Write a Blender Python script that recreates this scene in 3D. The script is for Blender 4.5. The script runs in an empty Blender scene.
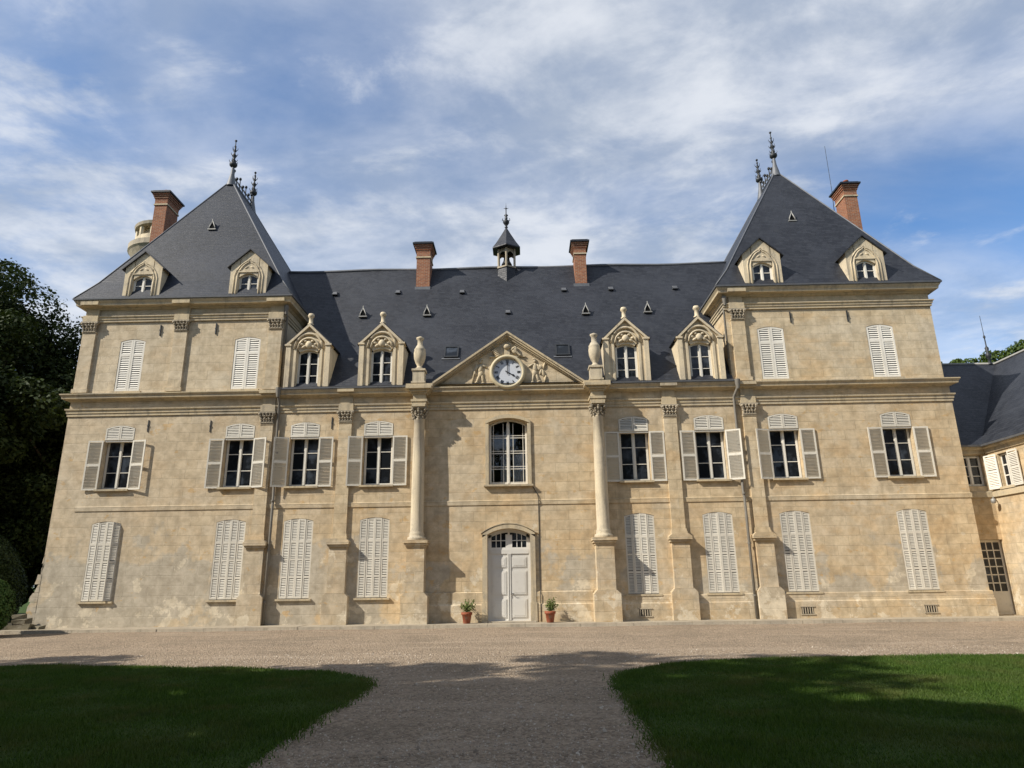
import bpy, math, random
import numpy as np
from mathutils import Vector, Matrix

rnd = random.Random(7)
S = bpy.context.scene
COL = S.collection

# ------------------------------------------------------------------ camera
F_PX = 680.0
PITCH, YAW, ROLL = 0.2793690963, -0.0165274417, -0.0142667885
CAM = Vector((0.6005620809, -27.0, 1.5528227380))
f_ = Vector((math.sin(YAW) * math.cos(PITCH), math.cos(YAW) * math.cos(PITCH), math.sin(PITCH)))
r_ = Vector((math.cos(YAW), -math.sin(YAW), 0))
u_ = r_.cross(f_)
c_, s_ = math.cos(ROLL), math.sin(ROLL)
R_ = c_ * r_ + s_ * u_
U_ = -s_ * r_ + c_ * u_
cd = bpy.data.cameras.new('camera')
cd.sensor_width = 36.0
cd.lens = F_PX / 1024 * 36.0
cd.clip_end = 3000
cam = bpy.data.objects.new('camera', cd)
cam.matrix_world = Matrix(((R_.x, U_.x, -f_.x, CAM.x), (R_.y, U_.y, -f_.y, CAM.y), (R_.z, U_.z, -f_.z, CAM.z), (0, 0, 0, 1)))
COL.objects.link(cam)
S.camera = cam

# ------------------------------------------------------------------ sun, sky, exposure
SUN_DIR = Vector((1.55, 0.78, -1.43)).normalized()      # the way the light travels
sl = bpy.data.lights.new('sun', 'SUN')
sl.energy = 4.7
sl.angle = math.radians(0.53)
sl.color = (1.0, 0.93, 0.82)
so = bpy.data.objects.new('sun', sl)
so.rotation_euler = SUN_DIR.to_track_quat('-Z', 'Y').to_euler()
so.location = (-40, -20, 40)
COL.objects.link(so)

W = bpy.data.worlds.new('World')
S.world = W
W.use_nodes = True
SKY_STRENGTH = 0.085


def nodes_sky():
    t = W.node_tree
    t.nodes.clear()
    N = t.nodes.new
    L = t.links.new
    out = N('ShaderNodeOutputWorld')
    bg = N('ShaderNodeBackground')
    bg.inputs['Strength'].default_value = SKY_STRENGTH
    L(bg.outputs[0], out.inputs[0])
    sky = N('ShaderNodeTexSky')
    sky.sky_type = 'NISHITA'
    sky.sun_disc = False
    sky.sun_elevation = math.asin(-SUN_DIR.z)
    sky.sun_rotation = math.atan2(-SUN_DIR.x, -SUN_DIR.y)
    sky.altitude = 100
    sky.air_density = 1.0
    sky.dust_density = 0.6
    sky.ozone_density = 2.5
    tc = N('ShaderNodeTexCoord')
    sep = N('ShaderNodeSeparateXYZ')
    L(tc.outputs['Generated'], sep.inputs[0])

    def math_(op, a, b=None, clamp=False):
        m = N('ShaderNodeMath')
        m.operation = op
        m.use_clamp = clamp
        for i, q in enumerate((a, b)):
            if q is None:
                continue
            if isinstance(q, (int, float)):
                m.inputs[i].default_value = q
            else:
                L(q, m.inputs[i])
        return m.outputs[0]
    zc = math_('MAXIMUM', sep.outputs[2], 0.04)
    zz = math_('ADD', zc, 0.08)
    px = math_('DIVIDE', sep.outputs[0], zz)
    py = math_('DIVIDE', sep.outputs[1], zz)
    cmb = N('ShaderNodeCombineXYZ')
    L(px, cmb.inputs[0])
    L(py, cmb.inputs[1])

    def noise(scale, detail, rough, dist, loc, rot, sc):
        mp = N('ShaderNodeMapping')
        mp.inputs['Location'].default_value = loc
        mp.inputs['Rotation'].default_value = (0, 0, rot)
        mp.inputs['Scale'].default_value = sc
        L(cmb.outputs[0], mp.inputs[0])
        n = N('ShaderNodeTexNoise')
        n.inputs['Scale'].default_value = scale
        n.inputs['Detail'].default_value = detail
        n.inputs['Roughness'].default_value = rough
        n.inputs['Distortion'].default_value = dist
        L(mp.outputs[0], n.inputs['Vector'])
        return n.outputs['Fac']

    def ramp(v, a, b):
        m = N('ShaderNodeMapRange')
        m.interpolation_type = 'SMOOTHSTEP'
        m.inputs[1].default_value = a
        m.inputs[2].default_value = b
        L(v, m.inputs[0])
        return m.outputs[0]

    def lobe(d, a, b):                        # soft patch of sky round one direction
        v = N('ShaderNodeVectorMath')
        v.operation = 'DOT_PRODUCT'
        nrm = N('ShaderNodeVectorMath')
        nrm.operation = 'NORMALIZE'
        L(tc.outputs['Generated'], nrm.inputs[0])
        L(nrm.outputs[0], v.inputs[0])
        v.inputs[1].default_value = Vector(d).normalized()
        return ramp(v.outputs['Value'], a, b)
    veil = noise(0.7, 8, 0.55, 0.5, (3.1, 1.7, 0), 0.5, (0.75, 1.0, 1))
    streak = noise(1.5, 10, 0.60, 0.5, (5.3, 8.2, 0), 0.62, (0.6, 1.2, 1))
    puff = noise(4.2, 10, 0.60, 0.25, (1.3, 4.4, 0), 0.35, (0.85, 1.0, 1))
    tone = noise(2.6, 8, 0.6, 0.3, (7.7, 2.9, 0), 0.4, (0.8, 1.0, 1))
    # the sky thins out towards these directions
    hole = math_('MAXIMUM', lobe((-0.27, 0.714, 0.646), 0.975, 1.0), math_('MULTIPLY', lobe((0.575, 0.727, 0.373), 0.965, 1.0), .9))
    hole = math_('MAXIMUM', hole, math_('MULTIPLY', lobe((-0.09, 0.79, 0.60), 0.988, 1.0), 0.6))
    hole = math_('MAXIMUM', hole, math_('MULTIPLY', lobe((-0.50, 0.60, 0.62), 0.975, 1.0), 0.7))
    thick = math_('MAXIMUM', lobe((0.11, 0.755, 0.645), 0.955, 1.0), math_('MULTIPLY', lobe((-0.03, 0.87, 0.50), 0.96, 1.0), .6))
    off = math_('SUBTRACT', math_('MULTIPLY', thick, .05), math_('MULTIPLY', hole, .11))
    a = math_('MULTIPLY', ramp(math_('ADD', veil, off), 0.24, 0.60), 0.66)
    b = math_('MULTIPLY', ramp(math_('ADD', streak, off), 0.40, 0.66), 0.45)
    pk = math_('ADD', puff, math_('MULTIPLY', math_('SUBTRACT', streak, 0.5), 0.7))
    p = math_('MULTIPLY', ramp(math_('ADD', pk, off), 0.44, 0.66), 0.62)
    keep = math_('MULTIPLY', math_('MULTIPLY', math_('SUBTRACT', 1.0, a), math_('SUBTRACT', 1.0, b)), math_('SUBTRACT', 1.0, p))
    cl = math_('SUBTRACT', 1.0, keep, True)
    hz = ramp(sep.outputs[2], 0.42, 0.05)
    cl = math_('MAXIMUM', cl, math_('MULTIPLY', hz, 0.45))
    tint = N('ShaderNodeMix')
    tint.data_type = 'RGBA'
    tint.blend_type = 'MULTIPLY'
    tint.inputs[0].default_value = 1.0
    L(sky.outputs[0], tint.inputs[6])
    tint.inputs[7].default_value = (1.02, 1.30, 1.52, 1)
    mix = N('ShaderNodeMix')
    mix.data_type = 'RGBA'
    L(cl, mix.inputs[0])
    L(tint.outputs[2], mix.inputs[6])
    cc = N('ShaderNodeMix')
    cc.data_type = 'RGBA'
    L(ramp(math_('ADD', tone, math_('MULTIPLY', math_('SUBTRACT', puff, 0.5), 0.6)), 0.34, 0.68), cc.inputs[0])
    cc.inputs[6].default_value = (3.9, 4.5, 5.5, 1)
    cc.inputs[7].default_value = (7.0, 7.3, 7.8, 1)
    L(cc.outputs[2], mix.inputs[7])
    L(mix.outputs[2], bg.inputs[0])


nodes_sky()
S.view_settings.view_transform = 'Standard'
S.view_settings.look = 'None'
S.view_settings.gamma = 1.0
S.view_settings.use_curve_mapping = False
S.view_settings.exposure = 0.45
S.render.engine = 'CYCLES'


# ------------------------------------------------------------------ node helpers
class NB:
    def __init__(self, name):
        self.m = bpy.data.materials.new(name)
        self.m.use_nodes = True
        self.t = self.m.node_tree
        self.p = self.t.nodes['Principled BSDF']
        self.tc = self.N('ShaderNodeTexCoord')

    def N(self, k):
        return self.t.nodes.new(k)

    def L(self, a, b):
        self.t.links.new(a, b)

    def _in(self, s, v):
        if v is None:
            return
        if isinstance(v, (int, float)):
            s.default_value = v
        elif isinstance(v, tuple):
            s.default_value = v if len(v) == len(s.default_value) else v + (1,)
        else:
            self.L(v, s)

    def math(self, op, a, b=None, c=None, clamp=False):
        m = self.N('ShaderNodeMath')
        m.operation = op
        m.use_clamp = clamp
        for i, q in enumerate((a, b, c)):
            self._in(m.inputs[i], q)
        return m.outputs[0]

    def mix(self, f, a, b, mode='MIX'):
        m = self.N('ShaderNodeMix')
        m.data_type = 'RGBA'
        m.blend_type = mode
        self._in(m.inputs[0], f)
        self._in(m.inputs[6], a)
        self._in(m.inputs[7], b)
        return m.outputs[2]

    def noise(self, scale, detail=5, rough=.55, sc=(1, 1, 1), loc=(0, 0, 0), vec=None, dist=0.0):
        mp = self.N('ShaderNodeMapping')
        mp.inputs['Scale'].default_value = sc
        mp.inputs['Location'].default_value = loc
        self.L(vec or self.tc.outputs['Object'], mp.inputs[0])
        n = self.N('ShaderNodeTexNoise')
        n.inputs['Scale'].default_value = scale
        n.inputs['Detail'].default_value = detail
        n.inputs['Roughness'].default_value = rough
        n.inputs['Distortion'].default_value = dist
        self.L(mp.outputs[0], n.inputs['Vector'])
        return n.outputs['Fac']

    def ramp(self, v, a, b, lo=0.0, hi=1.0, smooth=True):
        m = self.N('ShaderNodeMapRange')
        m.interpolation_type = 'SMOOTHSTEP' if smooth else 'LINEAR'
        m.inputs[1].default_value = a
        m.inputs[2].default_value = b
        m.inputs[3].default_value = lo
        m.inputs[4].default_value = hi
        self.L(v, m.inputs[0])
        return m.outputs[0]

    def uz(self):
        s = self.N('ShaderNodeSeparateXYZ')
        self.L(self.tc.outputs['Object'], s.inputs[0])
        self.x, self.y, self.z = s.outputs
        c = self.N('ShaderNodeCombineXYZ')
        self.L(self.math('ADD', self.x, self.y), c.inputs[0])
        self.L(self.z, c.inputs[1])
        return c.outputs[0]

    def brick(self, vec, bw, bh, mortar, c1, c2, cm, smooth=.1, bias=0.0):
        b = self.N('ShaderNodeTexBrick')
        self.L(vec, b.inputs['Vector'])
        b.inputs['Scale'].default_value = 1
        b.inputs['Brick Width'].default_value = bw
        b.inputs['Row Height'].default_value = bh
        b.inputs['Mortar Size'].default_value = mortar
        b.inputs['Mortar Smooth'].default_value = smooth
        b.inputs['Bias'].default_value = bias
        b.inputs['Color1'].default_value = c1 + (1,)
        b.inputs['Color2'].default_value = c2 + (1,)
        b.inputs['Mortar'].default_value = cm + (1,)
        return b.outputs['Color'], b.outputs['Fac']

    def bump(self, h, strength, dist):
        b = self.N('ShaderNodeBump')
        b.inputs['Strength'].default_value = strength
        b.inputs['Distance'].default_value = dist
        self.L(h, b.inputs['Height'])
        self.L(b.outputs[0], self.p.inputs['Normal'])

    def done(self, col, rough=.8, spec=.3, metal=0.0):
        self._in(self.p.inputs['Base Color'], col)
        self._in(self.p.inputs['Roughness'], rough)
        self.p.inputs['Specular IOR Level'].default_value = spec
        self.p.inputs['Metallic'].default_value = metal
        return self.m


def m_ashlar(name, c1, c2, grey, gamt=.55, render_patch=0.0, joints=.012):
    b = NB(name)
    uv = b.uz()
    wob = b.N('ShaderNodeVectorMath')
    wob.operation = 'ADD'
    nz = b.N('ShaderNodeTexNoise')
    nz.inputs['Scale'].default_value = 3.0
    b.L(b.tc.outputs['Object'], nz.inputs['Vector'])
    sc = b.N('ShaderNodeVectorMath')
    sc.operation = 'SCALE'
    sc.inputs['Scale'].default_value = .035
    b.L(nz.outputs['Color'], sc.inputs[0])
    b.L(uv, wob.inputs[0])
    b.L(sc.outputs[0], wob.inputs[1])
    col, fac = b.brick(wob.outputs[0], .93, .375, joints, c1, c2, tuple(.70 * v for v in c1), .5)
    # single blocks that were replaced by another bed of stone
    col2, _ = b.brick(wob.outputs[0], .93, .375, 0.0, (0, 0, 0), (1, 1, 1), (0, 0, 0))
    bw = b.N('ShaderNodeRGBToBW')
    b.L(col2, bw.inputs[0])
    col = b.mix(b.math('MULTIPLY', b.ramp(bw.outputs[0], .78, .93), .35), col, tuple(1.25 * v for v in grey))
    big = b.noise(.33, 6, .6, dist=.6)
    col = b.mix(b.math('MULTIPLY', b.ramp(big, .42, .68), gamt), col, grey)
    streak = b.noise(1.0, 5, .6, sc=(2.2, 2.2, .16), loc=(3, 1, 4))
    col = b.mix(b.ramp(streak, .50, .74, 0, .42), col, (.27, .22, .15), 'MIX')
    warm = b.noise(.8, 5, .6, loc=(9, 4, 2), sc=(1, 1, 1.6))
    col = b.mix(b.ramp(warm, .48, .66, 0, .48), col, (.53, .375, .205))
    lf = b.math('MULTIPLY', b.ramp(b.math('ADD', b.x, b.math('MULTIPLY', big, 7.0)), 0.0, -15.0), .50)
    col = b.mix(lf, col, b.mix(bw.outputs[0], (.455, .395, .30, 1), (.56, .49, .375, 1)))
    if render_patch > 0:                         # old cement render left on the lower wall, ragged outline
        e = b.math('SUBTRACT', b.noise(.55, 7, .62, loc=(2, 7, 5)), b.math('MULTIPLY', b.math('ABSOLUTE', b.math('SUBTRACT', b.z, 1.2)), .10))
        side = b.ramp(b.x, 4.0, -14.0, 0, .14)
        e2 = b.math('ADD', e, side)
        col = b.mix(b.math('MULTIPLY', b.ramp(e2, .44, .50), render_patch), col, (.42, .38, .305))
        e3 = b.math('SUBTRACT', b.noise(1.1, 8, .66, loc=(6, 1, 8)), b.math('MULTIPLY', b.z, .035))
        col = b.mix(b.ramp(e3, .53, .56, 0, .75), col, (.63, .56, .43))
        e4 = b.noise(1.7, 8, .68, loc=(4, 9, 2), sc=(1, 1, 1.5))
        col = b.mix(b.ramp(e4, .62, .65, 0, .6), col, (.50, .325, .14))
    med = b.noise(3.2, 8, .65, loc=(1, 2, 3))
    col = b.mix(1.0, col, b.mix(b.ramp(med, .3, .72), (.80, .78, .75, 1), (1.14, 1.13, 1.12, 1)), 'MULTIPLY')
    fine = b.noise(26, 4, .7)
    col = b.mix(.55, col, b.mix(fine, (.75, .75, .75, 1), (1.25, 1.25, 1.25, 1)), 'MULTIPLY')
    h = b.math('ADD', b.math('MULTIPLY', fac, -.45), b.math('ADD', b.math('MULTIPLY', fine, .32), b.math('MULTIPLY', med, .9)))
    b.bump(h, .55, .028)
    return b.done(col, .88, .2)


def m_plain_stone(name, c, grey, bump=.35):
    b = NB(name)
    b.uz()
    big = b.noise(.9, 6, .6)
    col = b.mix(b.ramp(big, .4, .68), c + (1,), grey + (1,))
    st = b.noise(1.6, 5, .65, sc=(3, 3, .3), loc=(4, 2, 1))
    col = b.mix(b.ramp(st, .48, .72, 0, .6), col, (.21, .185, .14))
    pt = b.noise(2.3, 8, .7, loc=(8, 3, 6))
    col = b.mix(b.ramp(pt, .54, .66, 0, .45), col, (.27, .245, .20))
    _, jf = b.brick(b.uz(), 1.15, 9.0, .010, (1, 1, 1), (1, 1, 1), (0, 0, 0), .3)
    col = b.mix(b.math('MULTIPLY', jf, .35), col, (.20, .165, .11))
    fine = b.noise(16, 6, .7)
    col = b.mix(.6, col, b.mix(fine, (.68, .68, .68, 1), (1.30, 1.30, 1.30, 1)), 'MULTIPLY')
    b.bump(b.math('ADD', fine, big), bump, .02)
    return b.done(col, .88, .2)


def m_slate(name, c1, c2, rough=.5, spec=.45):
    b = NB(name)
    uv = b.uz()
    col, fac = b.brick(uv, .22, .105, .006, c1, c2, tuple(.45 * v for v in c1), .2)
    big = b.noise(.5, 6, .6)
    col = b.mix(b.ramp(big, .35, .70, 0, .5), col, tuple(1.35 * v for v in c2))
    st = b.noise(1.4, 5, .65, sc=(2.6, 2.6, .18), loc=(7, 3, 1))
    col = b.mix(b.ramp(st, .56, .78, 0, .4), col, (.055, .058, .060))
    lich = b.noise(5.5, 7, .7, loc=(2, 9, 1))
    col = b.mix(b.ramp(lich, .60, .74, 0, .28), col, (.07, .07, .064))
    n2 = b.noise(9, 3, .6, sc=(1, 1, 2.2))
    col = b.mix(.5, col, b.mix(n2, (.6, .6, .6, 1), (1.4, 1.4, 1.4, 1)), 'MULTIPLY')
    sl_ = b.N('ShaderNodeMath')
    sl_.operation = 'FRACT'
    b.L(b.math('DIVIDE', b.z, .105), sl_.inputs[0])
    h = b.math('ADD', b.math('MULTIPLY', fac, -.6), b.math('MULTIPLY', sl_.outputs[0], -.55))
    h = b.math('ADD', h, b.math('MULTIPLY', n2, .8))
    b.bump(h, .34, .014)
    return b.done(col, b.ramp(n2, .3, .7, rough - .06, rough + .12), spec)


def m_brick(name):
    b = NB(name)
    uv = b.uz()
    col, fac = b.brick(uv, .22, .075, .009, (.33, .125, .06), (.22, .08, .045), (.33, .26, .19), .2)
    n = b.noise(5, 6, .6)
    col = b.mix(b.ramp(n, .45, .72, 0, .55), col, (.17, .08, .055))
    b.bump(b.math('ADD', b.math('MULTIPLY', fac, -.7), n), .4, .012)
    return b.done(col, .9, .2)


def m_paint(name, c, dirt=.35, rough=.55):
    b = NB(name)
    n = b.noise(7, 6, .65)
    n2 = b.noise(1.1, 5, .6, sc=(2, 2, .5))
    oi = b.N('ShaderNodeObjectInfo')
    c0 = b.mix(oi.outputs['Random'], tuple(.84 * v for v in c) + (1,), tuple(1.06 * v for v in c) + (1,))
    col = b.mix(b.ramp(n, .52, .75, 0, dirt), c0, (.42, .39, .33))
    col = b.mix(b.ramp(n2, .5, .75, 0, dirt * .7), col, (.46, .43, .37))
    b.bump(n, .15, .004)
    return b.done(col, rough, .35)


def m_metal(name, c, rough=.5, metal=.6):
    b = NB(name)
    n = b.noise(6, 5, .6)
    col = b.mix(n, tuple(.7 * v for v in c) + (1,), tuple(1.35 * v for v in c) + (1,))
    b.bump(n, .1, .004)
    return b.done(col, rough, .5, metal)


def m_glass(name, c=(.012, .014, .017), rough=.04):
    b = NB(name)
    n = b.noise(1.3, 2, .5)
    b.bump(n, .14, .05)
    col = b.mix(b.ramp(b.noise(1.6, 4), .48, .68), c + (1,), (.050, .060, .075, 1))  # bluish patches put reflected sky into the pane colour
    return b.done(col, rough, .38)


def m_clear(name):
    b = NB(name)
    b.t.nodes.remove(b.p)
    tr = b.N('ShaderNodeBsdfTransparent')
    gl = b.N('ShaderNodeBsdfGlossy')
    gl.inputs['Roughness'].default_value = .03
    fr = b.N('ShaderNodeFresnel')
    fr.inputs['IOR'].default_value = 1.6
    ms = b.N('ShaderNodeMixShader')
    b.L(fr.outputs[0], ms.inputs[0])
    b.L(tr.outputs[0], ms.inputs[1])
    b.L(gl.outputs[0], ms.inputs[2])
    out = [q for q in b.t.nodes if q.type == 'OUTPUT_MATERIAL'][0]
    b.L(ms.outputs[0], out.inputs[0])
    return b.m


def m_leaf(name, c1, c2, c3, rough=.55, trans=.0):
    b = NB(name)
    g = b.N('ShaderNodeNewGeometry')
    r = g.outputs['Random Per Island']
    col = b.mix(r, c1 + (1,), c2 + (1,))
    n = b.noise(.55, 4, .6)
    col = b.mix(b.ramp(n, .45, .7, 0, .7), col, c3)
    if name == 'grass_blade':                    # drier and mossier patches of the sward
        dry = b.noise(.9, 6, .65, loc=(3, 8, 0))
        col = b.mix(b.ramp(dry, .50, .70, 0, .65), col, (.115, .115, .04))
        moss = b.noise(1.7, 5, .6, loc=(7, 2, 0))
        col = b.mix(b.ramp(moss, .55, .72, 0, .6), col, (.022, .055, .012))
    m = b.done(col, rough, .18)
    if trans > 0:
        tr = b.N('ShaderNodeBsdfTranslucent')
        b.L(b.mix(1.0, col, (1.5, 1.6, .7, 1), 'MULTIPLY'), tr.inputs[0])
        ms = b.N('ShaderNodeMixShader')
        ms.inputs[0].default_value = trans
        b.L(b.p.outputs[0], ms.inputs[1])
        b.L(tr.outputs[0], ms.inputs[2])
        out = [q for q in b.t.nodes if q.type == 'OUTPUT_MATERIAL'][0]
        b.L(ms.outputs[0], out.inputs[0])
    return m


def m_bark(name, c):
    b = NB(name)
    n = b.noise(4, 7, .65, sc=(3, 3, .5))
    col = b.mix(n, tuple(.5 * v for v in c) + (1,), tuple(1.5 * v for v in c) + (1,))
    b.bump(n, .6, .03)
    return b.done(col, .9, .2)


def m_gravel(name):
    b = NB(name)
    v = b.N('ShaderNodeTexVoronoi')
    v.inputs['Scale'].default_value = 26
    b.L(b.tc.outputs['Object'], v.inputs['Vector'])
    bw = b.N('ShaderNodeRGBToBW')
    b.L(v.outputs['Color'], bw.inputs[0])
    col = b.mix(bw.outputs[0], (.165, .125, .09, 1), (.48, .38, .275, 1))
    big = b.noise(.45, 7, .62, dist=.5)
    col = b.mix(b.ramp(big, .40, .70, 0, .55), col, (.205, .165, .12))
    pale = b.noise(.9, 7, .65, loc=(5, 5, 1), sc=(.8, 1.6, 1))
    col = b.mix(b.ramp(pale, .60, .74, 0, .6), col, (.50, .42, .33))
    trk = b.noise(.7, 6, .6, sc=(.25, 1.6, 1), loc=(2, 3, 3))
    col = b.mix(b.ramp(trk, .50, .68, 0, .5), col, (.42, .335, .25))
    med = b.noise(7, 6, .7)
    col = b.mix(.8, col, b.mix(med, (.55, .55, .55, 1), (1.45, 1.45, 1.45, 1)), 'MULTIPLY')
    h = b.math('ADD', b.math('MULTIPLY', v.outputs['Distance'], -1.0), b.math('MULTIPLY', med, 1.4))
    b.bump(h, 1.0, .04)
    return b.done(col, .95, .1)


def m_turf(name):
    b = NB(name)
    n = b.noise(1.2, 7, .65)
    n2 = b.noise(30, 4, .7)
    col = b.mix(n, (.028, .060, .012, 1), (.06, .095, .02, 1))
    col = b.mix(b.ramp(n2, .4, .7, 0, .6), col, (.05, .05, .02))
    b.bump(n2, .8, .03)
    return b.done(col, .95, .1)


M = dict(
    wall=m_ashlar('limestone_ashlar', (.585, .475, .315), (.465, .36, .225), (.52, .455, .345), .6, .85),
    upper=m_ashlar('limestone_ashlar_upper', (.58, .48, .325), (.485, .385, .245), (.53, .47, .36), .65, 0),
    trim=m_plain_stone('limestone_trim', (.53, .435, .285), (.42, .36, .265)),
    cornice=m_plain_stone('limestone_cornice', (.52, .425, .275), (.38, .325, .24)),
    column=m_plain_stone('limestone_column', (.55, .47, .335), (.42, .365, .28)),
    capital=m_plain_stone('carved_limestone', (.40, .34, .25), (.25, .215, .16), .6),
    dormer=m_plain_stone('limestone_dormer', (.64, .54, .375), (.50, .425, .31), .3),
    plinth=m_ashlar('limestone_plinth', (.56, .46, .31), (.48, .37, .23), (.47, .41, .31), .5, .4),
    grey=m_plain_stone('weathered_stone', (.40, .34, .25), (.30, .265, .21), .6),
    kerb=m_plain_stone('kerb_stone', (.45, .39, .30), (.36, .315, .25), .5),
    slate=m_slate('slate', (.014, .016, .022), (.029, .032, .040), .5, .30),
    slate2=m_slate('slate_worn', (.011, .015, .023), (.024, .029, .041), .5, .25),
    brick=m_brick('red_brick'),
    white=m_paint('white_paint', (.73, .695, .61), .4),
    shutter=m_paint('grey_white_paint', (.66, .62, .53), .55, .6),
    door=m_paint('door_paint', (.68, .66, .61), .3, .5),
    lead=m_metal('lead_sheet', (.13, .135, .145), .6, .3),
    zinc=m_metal('zinc', (.27, .265, .245), .6, .25),
    pipe=m_metal('pipe_paint', (.17, .155, .13), .7, .1),
    iron=m_metal('dark_iron', (.035, .038, .042), .55, .5),
    glass=m_glass('window_glass'),
    clear=m_clear('clear_glass'),
    reflection_sheet=m_paint('pale_reflection', (.72, .76, .82), .1, .9),  # pale blue of the centre window's reflection
    dark=NB('dark_opening').done((.006, .006, .006), .9, .1),
    clockface=m_paint('clock_enamel', (.60, .63, .68), .15, .35),
    gold=m_paint('clock_ring_stone', (.56, .48, .31), .35, .6),
    black=NB('black_paint').done((.015, .017, .022), .5, .3),
    terra=m_plain_stone('terracotta', (.30, .085, .042), (.22, .065, .036), .2),
    soil=m_bark('soil', (.05, .035, .025)),
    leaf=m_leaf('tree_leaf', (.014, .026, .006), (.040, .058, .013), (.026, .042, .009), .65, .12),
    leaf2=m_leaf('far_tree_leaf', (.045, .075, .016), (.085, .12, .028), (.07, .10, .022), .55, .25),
    yew=m_leaf('clipped_leaf', (.012, .026, .007), (.024, .042, .010), (.018, .034, .008), .55),
    box=m_leaf('box_leaf', (.040, .085, .016), (.065, .115, .022), (.05, .10, .018), .55),
    potleaf=m_leaf('pot_plant_leaf', (.10, .15, .045), (.19, .21, .08), (.15, .17, .06), .55, .2),
    grass=m_leaf('grass_blade', (.030, .070, .010), (.085, .140, .024), (.085, .105, .030), .6, .25),
    bark=m_bark('bark', (.07, .055, .04)),
    gravel=m_gravel('gravel'),
    turf=m_turf('turf'),
)


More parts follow.
